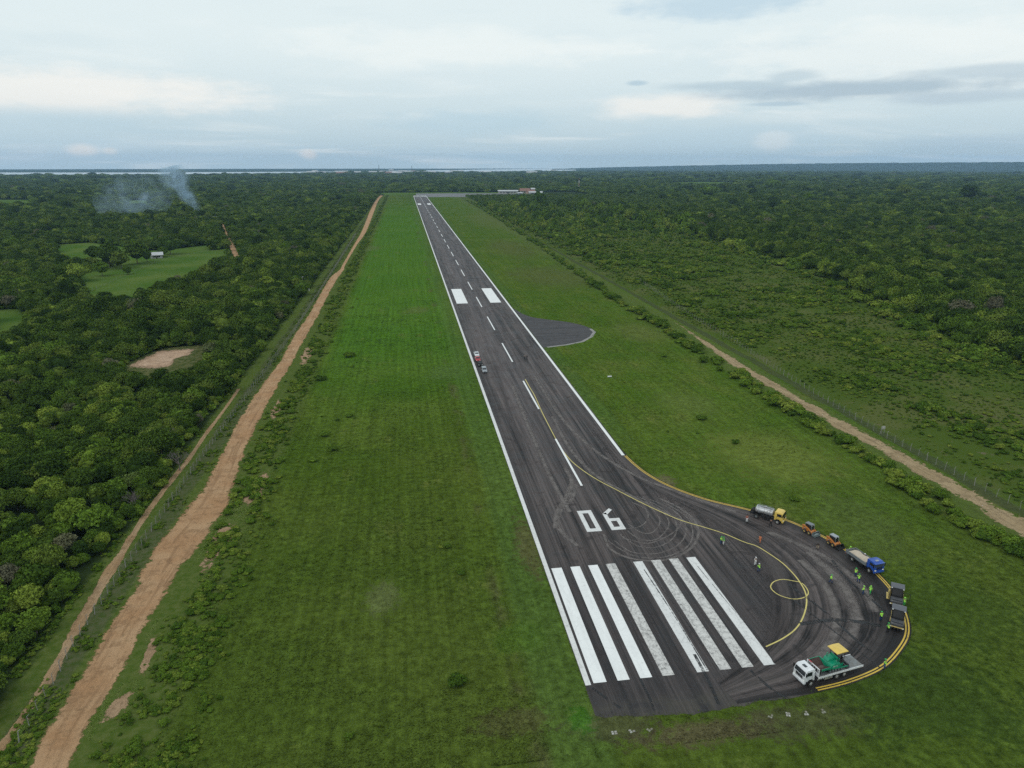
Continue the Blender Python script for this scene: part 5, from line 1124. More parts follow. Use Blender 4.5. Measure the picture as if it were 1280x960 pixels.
# ---- green paver riding on the bed
M4 = FB.matrix_basis.copy() if False else Matrix.Translation(FB.location) @ Matrix.Rotation(FB.rotation_euler.z, 4, 'Z')
p = M4 @ Vector((-1.0, 0.0, 1.345)); r = tag(empty('asphalt_paver', p, FB.rotation_euler.z), 'green tracked paving machine with a yellow canopy on the flatbed', 'paver')
for s in (-1, 1):
    b = B(); b.prism([(-1.6, 0.15), (-1.35, 0.0), (0.95, 0.0), (1.2, 0.15), (1.25, 0.4), (1.0, 0.58), (-1.4, 0.58), (-1.65, 0.4)], s * 0.60, s * 0.98, 0.03)
    tr = part(b, 'track', BLACK, r); b = B()
    for k in range(5): b.cyl((-1.25 + k * 0.52, s * 0.97, 0.27), (-1.25 + k * 0.52, s * 1.03, 0.27), 0.17, 12)
    part(b, 'track_roller', GREY, tr)
part(B().prism([(-1.5, 0.55), (-1.55, 1.25), (-0.5, 1.35), (0.55, 1.30), (0.95, 0.85), (1.0, 0.55)], -0.92, 0.92, 0.05), 'body', GREEN, r)
hd = part(B().prism([(-1.0, 1.3), (-0.95, 1.62), (-0.5, 1.78), (0.5, 1.62), (0.72, 1.28)], -0.85, 0.15, 0.08), 'engine_hood', GREEN, r)
sh = B(); sh.prism([(1.25, 0.62), (1.2, 0.9), (0.95, 1.18), (0.2, 1.42), (-0.5, 1.42), (-0.85, 1.2), (-0.85, 0.62)], 0.88, 1.08, 0.05); part(sh, 'side_cowl', GREEN, r)
lt = B(); rr2 = random.Random(2); x = 0.50
for k in range(4): lt.box(x - .10, x - .02, 1.085, 1.092, 0.92, 1.10); lt.box(x - .10, x + .04, 1.085, 1.092, 0.92, 0.95 + .02 * (k % 2)); x -= 0.22
part(lt, 'lettering', WHITE, r)
for s in (-1, 1):
    b = B(); b.add(_quadslab([(1.05, s * 0.25, 0.62), (2.75, s * 0.25, 0.45), (2.75, s * 1.22, 1.12), (1.05, s * 1.22, 1.22)], (0, 0, 0.05)))
    b.box(1.05, 2.75, s * 1.20, s * 1.26, 1.1, 1.26); part(b, 'hopper_wing', paint('hopper_inside', (0.045, 0.018, 0.016), 0.8, dirt=0.4), r)
    part(B().box(1.02, 2.8, s * 1.265, s * 1.32, 0.95, 1.30, 0.02), 'hopper_wall', GREEN, r)
part(B().box(1.0, 1.08, -1.25, 1.25, 0.6, 1.35, 0.02), 'hopper_back', GREEN, r)
part(B().box(1.0, 2.6, -0.28, 0.28, 0.50, 0.60).ball((1.7, 0.1, 0.55), 0.45, (1.3, .8, .5), 2), 'conveyor', paint('asphalt_residue', (0.10, 0.07, 0.065), 0.9, dirt=0.3), r)
b = B().cyl((2.65, -1.0, .35), (2.65, 1.0, .35), 0.12, 12); part(b, 'push_roller', BLACK, r)
b = B()
for s in (-1, 1): b.box(-1.45, -0.95, s * .55 - .22, s * .55 + .22, 1.36, 1.65, 0.05); b.box(-1.5, -1.42, s * .55 - .22, s * .55 + .22, 1.6, 2.05, 0.03)
part(b, 'seat', BLACK, r); b = B().box(-0.75, -0.6, -0.9, 0.9, 1.62, 2.0, 0.04); part(b, 'control_panel', GREEN, r)
b = B().box(-1.75, -0.9, -1.0, 1.0, 1.26, 1.33); part(b, 'platform', BLACK, r)
b = B()
for x, y in ((-1.6, -.8), (-1.6, .8), (-0.5, -.8), (-0.5, .8)): b.cyl((x, y, 1.3), (x - 0.12, y, 3.0), 0.035, 8)
part(b, 'canopy_post', BLACK, r)
part(B().prism([(-2.15, 2.98), (-2.1, 3.08), (-1.0, 3.14), (-0.05, 3.08), (0.0, 2.98)], -1.02, 1.02, 0.03), 'canopy', YELL, r)
b = B().tube([(0.35, -.55, 1.5), (0.35, -.55, 2.2), (0.15, -.55, 2.35)], 0.07, 10); part(b, 'exhaust', GREEN, r)
b = B().box(-2.55, -2.0, -1.2, 1.2, 0.12, 0.45, 0.04).box(-2.5, -2.3, -1.1, 1.1, 0.45, 0.75, 0.03); b.box(-2.9, -2.5, -0.4, 0.4, 0.25, 0.35); part(b, 'screed', DGREY, r)
for s in (-1, 1):
    part(B().prism([(-2.4, 0.35), (-2.4, 0.55), (0.6, 0.75), (0.6, 0.6)], s * 1.04, s * 1.12), 'tow_arm', GREEN, r); part(B().cyl((-2.0, s * .7, 0.5), (-1.5, s * .7, 1.3), 0.06, 8), 'lift_ram', STEEL, r)
b = B(); b.tube([(-2.6, -1.0, 0.4), (-2.6, -1.0, 1.35), (-2.6, 1.0, 1.35), (-2.6, 1.0, .4)], 0.03); part(b, 'handrail', GREY, r)
part(B().ball((-2.75, 0.3, .18), 0.35, (1, 1, .5), 2), 'cable_coil', GREY, r)

# ---- cars on the runway
def car(px, py, mat, kind, label):
    p = at(px, py); r = tag(empty('parked_car' if kind != 'pickup' else 'pickup_truck', (p.x, p.y, Z_Y), R(-90 + 1)), label, 'car', 'cars parked at the left runway edge line')
    prof = {'pickup': [(-2.5, .45), (-2.55, 1.05), (-0.6, 1.05), (-0.45, 1.72), (0.75, 1.75), (1.3, 1.15), (2.45, 1.0), (2.55, .5)],
            'car': [(-2.1, .4), (-2.15, .95), (-1.7, 1.05), (-1.1, 1.48), (0.4, 1.48), (1.05, 1.02), (2.05, .85), (2.12, .4)],
            'suv': [(-2.2, .45), (-2.25, 1.1), (-1.95, 1.68), (0.4, 1.72), (1.0, 1.12), (2.1, .98), (2.2, .45)]}[kind]
    part(B().prism(prof, -.88, .88, 0.07, taper=(1.0, 1.75, 0.16)), 'body', mat, r)
    zt = max(z for _, z in prof)
    xs = {'pickup': (0.80, 1.28), 'car': (0.45, 1.0), 'suv': (0.45, 0.98)}[kind]
    part(B().add(_quadslab([(xs[1] - .02, -.72, 1.14), (xs[1] - .02, .72, 1.14), (xs[0] + .04, .64, zt - .10), (xs[0] + .04, -.64, zt - .10)], (.035, 0, .035))), 'windscreen', GLASS, r)
    xb = {'pickup': (-0.45, -0.56), 'car': (-1.15, -1.6), 'suv': (-2.0, -2.2)}[kind]
    part(B().add(_quadslab([(xb[1] - .01, -.68, 1.12), (xb[1] - .01, .68, 1.12), (xb[0] - .02, .62, zt - .1), (xb[0] - .02, -.62, zt - .1)], (-.035, 0, .03))), 'rear_window', GLASS, r)
    for s in (-1, 1):
        x0_ = xb[0] + .1; part(B().add(_quadslab([(x0_, s * .865, 1.10), (xs[0] + .25, s * .865, 1.10), (xs[0] - .1, s * .765, zt - .12), (x0_ + .1, s * .765, zt - .12)], (0, s * .02, 0))), 'side_window', GLASS, r)
        part(B().box(prof[-1][0] - .12, prof[-1][0] + .0, s * .62 - .16, s * .62 + .16, .62, .78, .02), 'headlight', LAMP, r)
        part(B().box(prof[0][0] - .06, prof[0][0] + .03, s * .68 - .12, s * .68 + .12, .75, .95, .02), 'tail_light', TLAMP, r)
        for x in (-1.35, 1.35): wheel(r, x, s * .80, .34, .22, .62, RIM, s)
    if kind == 'pickup': part(B().box(-2.42, -0.72, -.72, .72, 1.055, 1.08), 'load_bed', BLACK, r)
    return r
car(595.7, 445.0, WHITE, 'pickup', 'white pickup at the far end of the parked cars'); car(597.0, 450.8, RED, 'pickup', 'red pickup between the white and the dark vehicle')
car(600.0, 456.6, BLACK, 'car', 'black car parked in front of the silver one'); car(605.3, 464.8, SILV, 'suv', 'silver estate car nearest to us in the parked line')

# ------------------------------------------------------------------ people
CLOTH = {k: paint('cloth_' + k, c, 0.9, 0.1, dirt=0.1, scale=6) for k, c in dict(hivis=(0.42, 0.85, 0.10), lime=(0.30, 0.72, 0.10), green=(0.05, 0.40, 0.10), navy=(0.02, 0.05, 0.14), black=(0.02, 0.02, 0.022), white=(0.72, 0.72, 0.70), red=(0.40, 0.06, 0.04), orange=(0.55, 0.18, 0.08), grey=(0.2, 0.2, 0.2), khaki=(0.35, 0.30, 0.22), denim=(0.06, 0.10, 0.20)).items()}
SKIN = paint('skin', (0.30, 0.17, 0.11), 0.6, 0.3, dirt=0.0); HAIR = paint('hair', (0.015, 0.012, 0.010), 0.7, 0.3, dirt=0.0)
def skinned(name, J, E_, sub=1):
    me = bpy.data.meshes.new(name); me.from_pydata([j[:3] for j in J], E_, []); o = link(name, me); md = o.modifiers.new('s', 'SKIN'); sv = me.skin_vertices[0].data
    for i, j in enumerate(J): sv[i].radius = (j[3], j[4] if len(j) > 4 else j[3])
    sv[0].use_root = True; s2 = o.modifiers.new('u', 'SUBSURF'); s2.levels = sub; s2.render_levels = sub
    dg = bpy.context.evaluated_depsgraph_get(); m2 = bpy.data.meshes.new_from_object(o.evaluated_get(dg)); bpy.data.objects.remove(o); bpy.data.meshes.remove(me)
    m2.polygons.foreach_set('use_smooth', np.ones(len(m2.polygons), bool)); return m2
def person_meshes(pose):
    """pose: dict of joint positions; x forward, y left, z up"""
    J = dict(pel=(0, 0, .95), wa=(0, 0, 1.08), ch=(0.01, 0, 1.30), ne=(0.0, 0, 1.47), he=(0.02, 0, 1.64), lh=(0, .10, .90), lk=(.03, .11, .50), la=(0, .12, .09), lt=(.17, .13, .04), rh=(0, -.10, .90), rk=(.03, -.11, .50), ra=(0, -.12, .09), rt=(.17, -.13, .04),
             ls=(0, .19, 1.41), le=(-.02, .26, 1.13), lw=(.06, .27, .88), rs=(0, -.19, 1.41), re=(-.02, -.26, 1.13), rw=(.06, -.27, .88)); J.update(pose)
    V = {k: Vector(v) for k, v in J.items()}
    def chain(keys, rad, links): return [tuple(V[k]) + tuple(r_ if isinstance(r_, tuple) else (r_,)) for k, r_ in zip(keys, rad)], links
    keys = ['pel', 'wa', 'ch', 'ne', 'he', 'lh', 'lk', 'la', 'lt', 'rh', 'rk', 'ra', 'rt', 'ls', 'le', 'lw', 'rs', 're', 'rw']
    rad = [(.13, .10), (.12, .09), (.14, .10), (.055, .055), (.085, .10), .085, .058, .04, .04, .085, .058, .04, .04, .06, .042, .03, .06, .042, .03]
    ix = {k: i for i, k in enumerate(keys)}; E_ = [('pel', 'wa'), ('wa', 'ch'), ('ch', 'ne'), ('ne', 'he'), ('pel', 'lh'), ('lh', 'lk'), ('lk', 'la'), ('la', 'lt'), ('pel', 'rh'), ('rh', 'rk'), ('rk', 'ra'), ('ra', 'rt'), ('ch', 'ls'), ('ls', 'le'), ('le', 'lw'), ('ch', 'rs'), ('rs', 're'), ('re', 'rw')]
    L_, _ = chain(keys, rad, E_); body = skinned('body', L_, [(ix[a], ix[b]) for a, b in E_])
    bb = bmesh.new(); bb.from_mesh(body); bx = B(); bx.b.free(); bx.b = bb
    for w, e in (('lw', 'le'), ('rw', 're')):
        d_ = (V[w] - V[e]).normalized(); s_ = 1 if w == 'lw' else -1; fwd = Vector((1, 0, 0)) - d_ * d_.x; fwd = fwd.normalized() if fwd.length > .1 else Vector((0, 0, 1)); nrm = d_.cross(fwd)
        pc = V[w] + d_ * 0.05; bx.ball(pc, 0.045, (.9, .9, 1.0), 1)
        for k in range(4):
            a = pc + fwd * (0.030 - 0.019 * k) + d_ * .03; ln = (.075, .085, .08, .062)[k]; m = a + d_ * ln * .55; bx.cyl(a, m, .0095, 6, .009); bx.cyl(m, m + (d_ + nrm * .5 * -s_).normalized() * ln * .5, .009, 6, .007)
        a = pc + fwd * .035; bx.cyl(a, a + (fwd + d_).normalized() * .06, .011, 6, .009)
    h = V['he']; bx.ball(h + Vector((.10, 0, -.005)), .018, (1, .8, 1.3), 1)
    for s in (-1, 1): bx.ball(h + Vector((0, s * .088, 0)), .03, (.6, .4, 1), 1)
    bx.b.to_mesh(body); bx.b.free()
    q = B()
    for s in (-1, 1): q.ball(h + Vector((.085, s * .035, .02)), .012, (1, 1, 1), 1)
    eye = q.build('eyes', HAIR).data
    k2 = ['pel', 'lh', 'lk', 'la', 'rh', 'rk', 'ra']; L2 = [tuple(V[k]) + (r_ if isinstance(r_, tuple) else (r_,)) for k, r_ in zip(k2, [(.155, .125), .105, .080, .070, .105, .080, .070])]
    L2 = [(x, y, z + (.03 if k_.endswith('a') else 0), *r_) for k_, (x, y, z, *r_) in zip(k2, L2)]
    trou = skinned('trousers', L2, [(0, 1), (1, 2), (2, 3), (0, 4), (4, 5), (5, 6)])
    k3 = ['wa', 'pel', 'ch', 'ls', 'le', 'rs', 're']; L3 = [tuple(V[k]) + (r_ if isinstance(r_, tuple) else (r_,)) for k, r_ in zip(k3, [(.155, .125), (.15, .12), (.175, .135), .085, .062, .085, .062])]
    shirt = skinned('shirt', L3, [(0, 1), (0, 2), (2, 3), (3, 4), (2, 5), (5, 6)])
    k4 = ['wa', 'pel', 'ch']; L4 = [tuple(V['wa']) + (.175, .145), tuple(V['pel'] + Vector((0, 0, .03))) + (.165, .135), tuple(V['ch'] + Vector((0, 0, .04))) + (.20, .155)]
    vest = skinned('vest', L4, [(0, 1), (0, 2)])
    hl = B().ball(h + Vector((-.005, 0, .045)), .125, (1.05, .92, .85), 2); hl.b.verts.ensure_lookup_table(); bmesh.ops.delete(hl.b, geom=[v for v in hl.b.verts if v.co.z < h.z + .02], context='VERTS'); hl.cyl(h + Vector((.03, 0, .03)), h + Vector((.03, 0, .045)), .145, 18); hel = hl.build('helmet', WHITE).data
    hh = B().ball(h + Vector((-.012, 0, .03)), .108, (1, .9, .95), 2); hair = hh.build('hair', HAIR).data
    bo = B()
    for a, t_ in (('la', 'lt'), ('ra', 'rt')): bo.ball((V[a] + V[t_]) / 2 + Vector((0, 0, .01)), .075, (1.9, .75, .75), 2); bo.cyl(V[a] - Vector((0, 0, .05)), V[a] + Vector((0, 0, .08)), .062, 10)
    boots = bo.build('boots', BLACK).data
    for o in list(COL.objects):
        if o.data in (eye, hel, hair, boots) and o.parent is None: bpy.data.objects.remove(o)
    return dict(body=body, eyes=eye, trousers=trou, shirt=shirt, vest=vest, helmet=hel, hair=hair, boots=boots)
POSES = [person_meshes({}), person_meshes(dict(lk=(.20, .11, .52), la=(.16, .12, .10), lt=(.33, .13, .06), rk=(-.06, -.11, .50), ra=(-.28, -.12, .13), rt=(-.13, -.13, .05), le=(-.14, .25, 1.15), lw=(-.16, .25, .90), re=(.10, -.26, 1.15), rw=(.27, -.24, .95))),
         person_meshes(dict(le=(.05, .33, 1.20), lw=(.20, .16, 1.08), re=(.05, -.33, 1.20), rw=(.20, -.16, 1.08), lh=(0, .12, .90), lk=(.02, .17, .5), la=(0, .20, .09), lt=(.16, .24, .04), rk=(.02, -.17, .5), ra=(0, -.20, .09), rt=(.16, -.24, .04))),
         person_meshes(dict(wa=(.10, 0, 1.05), ch=(.28, 0, 1.18), ne=(.42, 0, 1.27), he=(.54, 0, 1.37), ls=(.33, .19, 1.25), rs=(.33, -.19, 1.25), le=(.42, .24, .98), lw=(.58, .18, .80), re=(.42, -.24, .98), rw=(.58, -.18, .80), la=(.05, .13, .09), ra=(-.12, -.12, .09), rt=(.05, -.13, .04), lt=(.22, .13, .04)))]
def person(px, py, face, pose, top, legs, label, vest=None, hat=None, group='workers on the turning pad', pos=None):
    p = pos or at(px, py); r = tag(empty('person', (p.x, p.y, p.z if pos else Z_Y), R(face)), label, 'person', group); P = POSES[pose]
    def dress(nm, mat):
        o = bpy.data.objects.new(nm, P[nm]); COL.objects.link(o); o.parent = r
        if len(P[nm].materials) == 0: P[nm].materials.append(mat)
        o.material_slots[0].link = 'OBJECT'; o.material_slots[0].material = mat; return o
    dress('body', SKIN); dress('eyes', HAIR); dress('trousers', CLOTH[legs]); dress('shirt', CLOTH[top]); dress('boots', BLACK)
    if vest: dress('vest', CLOTH[vest])
    if hat == 'none': dress('hair', HAIR)
    else: dress('helmet', {'green': CLOTH['green'], 'white': WHITE, 'lime': CLOTH['lime']}[hat or 'green'])
    r.scale = (1.04, 1.04, 1.04); return r
for a_ in ((933.3, 652.9, -100, 0, 'red', 'white', 'person in dark red top and white trousers behind the tanker lorry', None, 'none'), (963.0, 658.2, 80, 2, 'black', 'black', 'person in black beside the tanker lorry front wheel', None, 'none'),
        (949.8, 679.2, -150, 1, 'orange', 'orange', 'person in orange red clothing walking between tanker lorry and yellow line', None, 'none'), (901.2, 680.5, -60, 2, 'hivis', 'navy', 'person in bright vest at the left of the pair beside the yellow line', 'hivis'),
        (904.2, 681.3, 140, 0, 'green', 'white', 'person with pale trousers in the pair beside the yellow line', 'lime'), (943.7, 706.8, -80, 0, 'white', 'white', 'person dressed all in white beside a worker in lime vest', None, 'white'),
        (948.2, 715.0, 100, 2, 'lime', 'navy', 'person in lime vest with pale helmet next to the one in white', 'hivis', 'white'), (1021.5, 686.5, -120, 3, 'black', 'khaki', 'person in black top bending beside the first small loader', None, 'none'),
        (1038.0, 729.2, -60, 1, 'hivis', 'navy', 'person in lime vest walking alone in the middle of the pad', 'hivis'), (1069.0, 720.8, -140, 0, 'hivis', 'navy', 'person in lime vest nearest to the blue lorry', 'hivis'),
        (1072.8, 728.3, 60, 2, 'hivis', 'navy', 'person in lime vest second from the blue lorry', 'hivis'), (1078.3, 743.4, -30, 2, 'hivis', 'navy', 'person in lime vest with wide stance third from the blue lorry', 'hivis', 'lime'),
        (1087.3, 743.4, -160, 1, 'lime', 'green', 'person in green trousers standing closest to the farther roller', 'hivis', 'lime'), (1100.6, 776.0, 90, 0, 'hivis', 'navy', 'person in lime vest walking along the side of the near roller', 'hivis'),
        (1109.3, 790.6, 100, 2, 'green', 'black', 'person in lime vest at the front corner of the near roller', 'hivis'), (1105.3, 836.4, 120, 2, 'lime', 'denim', 'person in lime vest standing on the double yellow line behind the flatbed', 'hivis'),
        (1061.8, 693.2, -70, 0, 'hivis', 'navy', 'person in lime vest looking over the tail of the blue lorry', 'hivis', 'lime'), (1079.5, 702.3, -70, 0, 'red', 'navy', 'person with white helmet half hidden behind the sand load', None, 'white'),
        (1129.3, 758.0, -100, 0, 'lime', 'green', 'person in lime vest inside the open door frame of the roller', 'hivis', 'lime'), (655.8, 449.0, -60, 0, 'grey', 'black', 'person in pale top at the left of the two on the runway', None, 'none'),
        (658.7, 449.4, 60, 0, 'black', 'black', 'person in black at the right of the two on the runway', None, 'none')):
    person(*a_[:6], a_[6], *(a_[7:]))

# ------------------------------------------------------------------ fences
def fence(name, pts, step, hgt, label, n_parts=100, lean=0.0, wires=6, seed=1):
    P = [at(*p) if len(p) == 2 and p[1] < 1000 and p[0] > -60 and isinstance(p, tuple) else Vector((*p, 0)) for p in pts]
    Q = even(P, int(sum((b - a).length for a, b in zip(P, P[1:])) / step) + 1); r = tag(empty(name, Q[0]), label, 'fence'); O = Q[0]; rr_ = random.Random(seed)
    posts = []
    def post(b, p, k):
        tilt = Vector((rr_.gauss(0, .05), rr_.gauss(0, .04), 0)); a = p - O; w = 0.05 if k % 5 else 0.075; up = Vector((0, 0, hgt)) + tilt * hgt
        b.cyl(a, a + up, w, 6, w * .85); b.cyl(a + up, a + up + Vector((0.28, 0, 0.30)), w * .75, 6, w * .6)
    for k, p in enumerate(Q[:n_parts]): b = B(); post(b, p, k); part(b, 'post', CONC, r)
    if len(Q) > n_parts:
        b = B()
        for k, p in enumerate(Q[n_parts:]): post(b, p, k)
        o = part(b, 'far_posts', CONC, r); o['kind'] = 'stuff'
    b = B()
    V = []; F = []
    for w in range(wires):
        z = 0.12 + (hgt - 0.15) * w / (wires - 1)
        for a, c in zip(Q, Q[1:]):
            t_ = 0.008; k = len(V); m = (a + c) / 2; sag = 0.03
            for p_, zz_ in ((a, z), (c, z)):
                for dx_, dz_ in ((-t_, 0), (t_, 0), (0, t_)): V.append((p_.x - O.x + dx_, p_.y - O.y, zz_ + dz_))
            F += [(k, k + 1, k + 4, k + 3), (k + 1, k + 2, k + 5, k + 4), (k + 2, k, k + 3, k + 5)]
    link('wire', npmesh('wire', V, F), WIRE, r)
    return r
fence('fence', [(24, 930), (40, 905), (97, 800), (172, 690), (250, 577), (305, 502), (345, 447), (370, 412), (392, 377), (420, 333), (445, 293)], 2.9, 1.9, 'long wire fence on leaning concrete posts left of the dirt road')
fence('fence', [(1290, 645), (1275, 637), (1200, 598), (1103, 545), (1040, 507), (980, 470), (920, 430), (860, 394), (800, 352)], 3.1, 1.9, 'wire fence on pale posts between dirt track and scrub land', seed=4)
fence('fence', [(96, 372), (110, 366), (150, 348), (205, 324), (262, 314), (285, 313)], 6.0, 1.3, 'low weathered fence across the pasture beside the white house', 30, seed=6)

# sign on a post, marker boards, light bases
p = at(1103, 543); r = tag(empty('sign', p, R(-95)), 'small blank pale board on two posts by the far fence', 'sign')
part(B().box(-0.03, 0.03, -0.55, 0.55, 1.6, 2.5, 0.01), 'board', paint('faded_board', (0.42, 0.42, 0.38), 0.8, dirt=0.3), r)
for s in (-1, 1): part(B().cyl((0.04, s * .35, 0), (0.04, s * .35, 2.4), 0.05, 8), 'post', CONC, r)
p = at(762, 471.5); r = tag(empty('marker_board', p, R(2)), 'white marker board lying low on the right hand lawn', 'marker')
part(B().box(-0.75, 0.75, -0.25, 0.25, 0.15, 0.45, 0.03), 'board', WHITE, r)
for s in (-1, 1): part(B().box(s * .6 - .05, s * .6 + .05, -.15, .15, -0.02, 0.15), 'leg', GREY, r)
for k, (x, y, lb) in enumerate(((768, 916, 'crumbled white marker slab leftmost of the row beyond the runway start'), (790, 913.5, 'white marker slab second from the left corner of the runway start'), (812, 911.5, 'faint white marker slab third from the left corner of the runway start'),
        (963, 895, 'faint marker slab leftmost of the four near the white lorry'), (985, 893, 'bright marker slab second in the row of four near the white lorry'), (1007, 891.5, 'marker slab third in the row of four near the white lorry'), (1028, 889, 'faint marker slab last of the row of four near the white lorry'))):
    p = at(x, y); r = tag(empty('marker_slab', p, 0.3 * k), lb, 'marker', 'white slabs in the grass at the runway start'); rq = random.Random(k)
    b = B()
    for q in range(4 if k in (0, 4) else 3): b.box(-.42 + (q % 2) * .45, -.08 + (q % 2) * .45, -.3 + (q // 2) * .33, -.04 + (q // 2) * .33, -0.05, 0.05 + .02 * rq.random(), 0.02)
    part(b, 'slab', paint('weathered_white', (0.42, 0.42, 0.38), 0.9, dirt=0.9, scale=5) if k in (0, 1, 4, 5) else paint('mossy_white', (0.24, 0.25, 0.19), 0.9, dirt=0.9, scale=5), r)
# weather instruments beside the dirt road
p = at(371, 369); r = tag(empty('weather_station', p, 0), 'small white instrument post in the opening left of the dirt road', 'instrument'); part(B().cyl((0, 0, 0), (0, 0, 1.6), 0.07, 8), 'post', WHITE, r); part(B().box(-.35, .35, -.3, .3, 1.5, 2.3, .03), 'instrument_box', WHITE, r)
p = at(379.5, 366); r = tag(empty('mast', p, 0), 'thin pale mast beside the instrument post', 'mast'); part(B().cyl((0, 0, 0), (0, 0, 10), 0.10, 8, 0.05), 'pole', CONC, r); part(B().box(-.5, .5, -.03, .03, 9.5, 9.6).ball((.5, 0, 9.6), .15, sub=1), 'wind_vane', WHITE, r); part(B().box(-.5, .5, -.4, .4, 0, 1.1, .05), 'cabinet', WHITE, r)
p = at(366, 365); r = tag(empty('water_tank', p, 0.2), 'long grey roofed shed beside the thin mast', 'shed'); part(B().box(-4.5, 3.5, -1.6, 1.6, 0, 1.2), 'wall', GREY, r); part(B().prism([(-4.9, 1.2), (-4.9, 1.3), (3.9, 1.6), (3.9, 1.5)], -1.9, 1.9), 'roof', SILV, r); r.name = 'low_shed'
p = at(386.5, 364); r = tag(empty('marker_post', p, 0), 'short white post right of the thin mast', 'post'); part(B().cyl((0, 0, 0), (0, 0, 1.3), 0.16, 8), 'post', WHITE, r); part(B().ball((0, 0, 1.35), 0.2, sub=1), 'cap', WHITE, r)

# ------------------------------------------------------------------ buildings
ROOFW = paint('white_sheet_roof', (0.46, 0.47, 0.48), 0.6, 0.3, dirt=0.2, scale=.5); ROOFR = paint('clay_roof', (0.24, 0.13, 0.10), 0.8, 0.2, dirt=0.2, scale=.5); WALLW = paint('pale_render', (0.36, 0.36, 0.34), 0.9, 0.1, dirt=0.2, scale=.5); WALLB = paint('blueish_render', (0.30, 0.34, 0.38), 0.9, 0.1, dirt=0.2, scale=.5)
def house(px, py, w, d, h, rh, rz, roof, wall, label, group=None, nwin=3, name='house', pos=None):
    p = pos or at(px, py); r = tag(empty(name, p, R(rz)), label, 'building', group)
    part(B().box(-w / 2, w / 2, -d / 2, d / 2, 0, h), 'wall', wall, r)
    t = bmesh.new(); o_ = 0.5 + w * 0.02; vs_ = [t.verts.new(v) for v in ((-w / 2 - o_, -d / 2 - o_, h), (w / 2 + o_, -d / 2 - o_, h), (w / 2 + o_, d / 2 + o_, h), (-w / 2 - o_, d / 2 + o_, h), (-w / 2 - o_, 0, h + rh), (w / 2 + o_, 0, h + rh))]
    for f in ((0, 1, 5, 4), (2, 3, 4, 5), (0, 4, 3), (1, 2, 5), (0, 3, 2, 1)): t.faces.new([vs_[i] for i in f])
    bmesh.ops.recalc_face_normals(t, faces=t.faces); part(B().add(t), 'roof', roof, r)
    for k in range(nwin):
        x = -w / 2 + w * (k + 1) / (nwin + 1); ww = w / (nwin * 4)
        part(B().box(x - ww, x + ww, -d / 2 - .06, -d / 2 + .02, h * .35, h * .75), 'window', GLASS, r)
    part(B().box(-w * .04, w * .04, -d / 2 - .05, -d / 2 + .02, 0, h * .65) if nwin % 2 == 0 else B().box(w * .38, w * .38 + .9, -d / 2 - .05, -d / 2 + .02, 0, h * .65), 'door', BLACK, r)
    return r
house(196, 322.5, 9, 7, 2.7, 2.2, 18, ROOFW, WALLW, 'small white roofed farmhouse between dark trees in the pasture', nwin=2)
T_ = [house(635, 241.8, 52, 14, 6, 3, -8, ROOFW, WALLW, 'long white terminal building at the far apron', nwin=6), house(656, 241.5, 26, 14, 6, 7, -12, ROOFR, WALLW, 'red roofed house just right of the long white terminal'), house(663, 242.0, 22, 14, 5, 5, 10, ROOFR, paint('rose_render', (.42, .28, .24), .9, .1), 'smaller red roofed house beside the sheds'),
      house(669.5, 243.0, 34, 14, 5, 3, -5, ROOFW, WALLW, 'low white shed at the right end of the far buildings'), house(666, 241.5, 10, 10, 11, 3, 0, ROOFW, WALLW, 'narrow tall white building behind the low shed', nwin=1), house(643, 241.2, 14, 9, 4, 2, 0, ROOFR, WALLB, 'small hut in the gap between terminal and red roofs', nwin=2), house(650, 243.3, 12, 8, 4, 2, 5, ROOFW, WALLB, 'tiny grey hut in front of the red roofed houses', nwin=2), house(675, 243.4, 9, 7, 4, 2, 5, ROOFW, WALLW, 'tiny white hut standing alone right of the low shed', nwin=1)]
rs2 = random.Random(12)
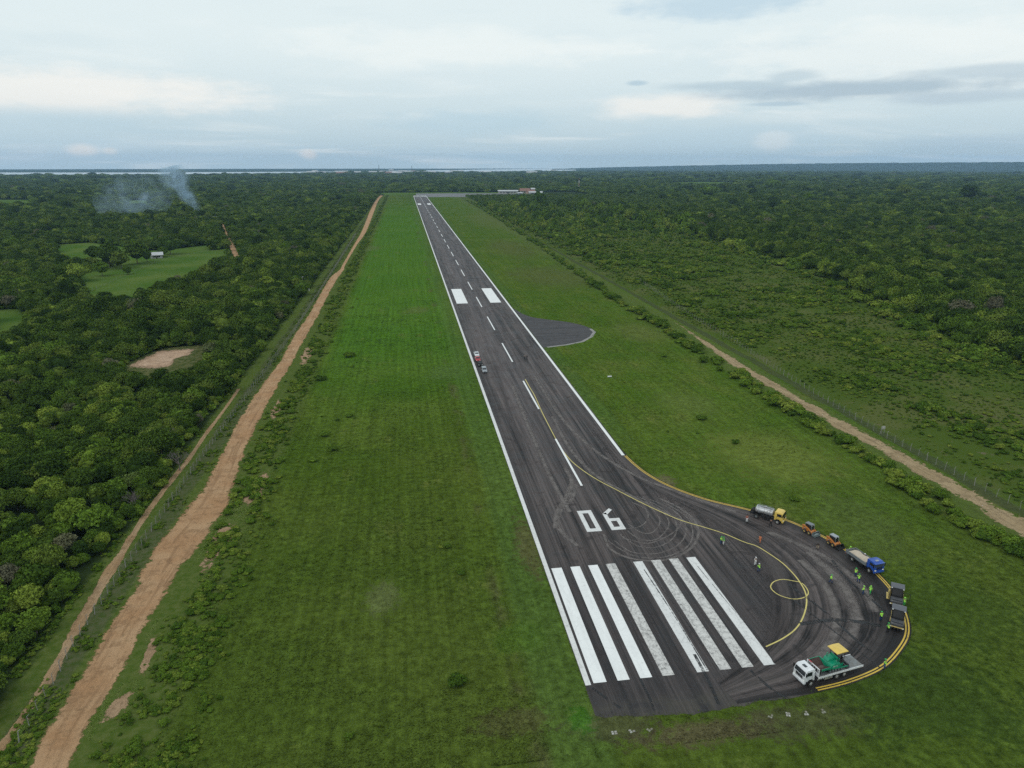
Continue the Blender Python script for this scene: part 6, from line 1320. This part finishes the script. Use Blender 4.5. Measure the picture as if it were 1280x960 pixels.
for k, (x, y) in enumerate([(389, 217.8), (394, 216.2), (402, 218.2), (424, 217.2), (431, 217.0), (428, 219.2), (447, 218.0), (466, 217.6), (478, 217.0), (486, 218.6), (489, 214.6), (491, 217.4), (497, 218.8), (503, 216.4), (511, 216.9), (517, 216.4), (527, 217.7), (540, 217.3), (548, 218.9), (561, 217.9), (566, 215.6), (575, 216.0), (605, 217.4), (609, 217.6), (662, 218.2), (666, 218.0), (692, 215.0)]):
    s = rs2.uniform(.8, 1.4); house(x, y, 60 * s, 36 * s, 16, 8, rs2.uniform(-25, 25), ROOFW if rs2.random() < .75 else ROOFR, WALLW, 'tiny pale roofed building among the trees of the distant riverside town', 'houses of the distant town', nwin=1)
for x, y, lb, w_ in ((62, 232.6, 'far white roofed farmhouse left of the smoke', 16), (203, 227.6, 'distant white roofed hut left of the smoke top', 14), (230, 223.5, 'tiny white hut right of the smoke top', 14), (247, 222.6, 'distant pale building on the rise right of the smoke', 26), (270, 228.6, 'long low pale shed in the far wood right of the smoke', 48), (971, 243.5, 'tiny white hut in the forest right of the runway', 6), (268, 277.5, 'small pale roof at the head of the forest road', 6), (817, 217.0, 'pale roofs beyond the right forest edge', 30)):
    house(x, y, w_, w_ * .5, 5, 2.5, 10, ROOFW, WALLW, lb, nwin=1)
def tower(px, ybase, ytop, lb, banded, name='mast'):
    b0 = at(px, ybase); D_ = math.hypot(b0.x, b0.y); hgt = H + math.tan(R(azel(px, ytop)[1])) * D_; w = max(0.6, D_ / 1500); r = tag(empty(name, b0), lb, 'mast')
    n_ = 5
    for k in range(n_): part(B().cyl((0, 0, hgt * k / n_), (0, 0, hgt * (k + 1) / n_), w * (1 - .12 * k), 6, w * (1 - .12 * (k + 1))), 'mast_section', (WHITE if k % 2 else ROOFR) if banded else GREY, r)
    part(B().cyl((0, 0, hgt), (0, 0, hgt * 1.06), w * .2, 5), 'antenna', GREY, r)
tower(723.5, 239, 222.0, 'pale red and white radio mast above the right forest', True); tower(741, 233.5, 230.0, 'short pale mast right of the red and white one', False)
tower(474, 217, 205.5, 'thin tall antenna mast on the skyline above the town', False); tower(515, 217, 207.5, 'second faint antenna mast on the skyline near the runway axis', False)
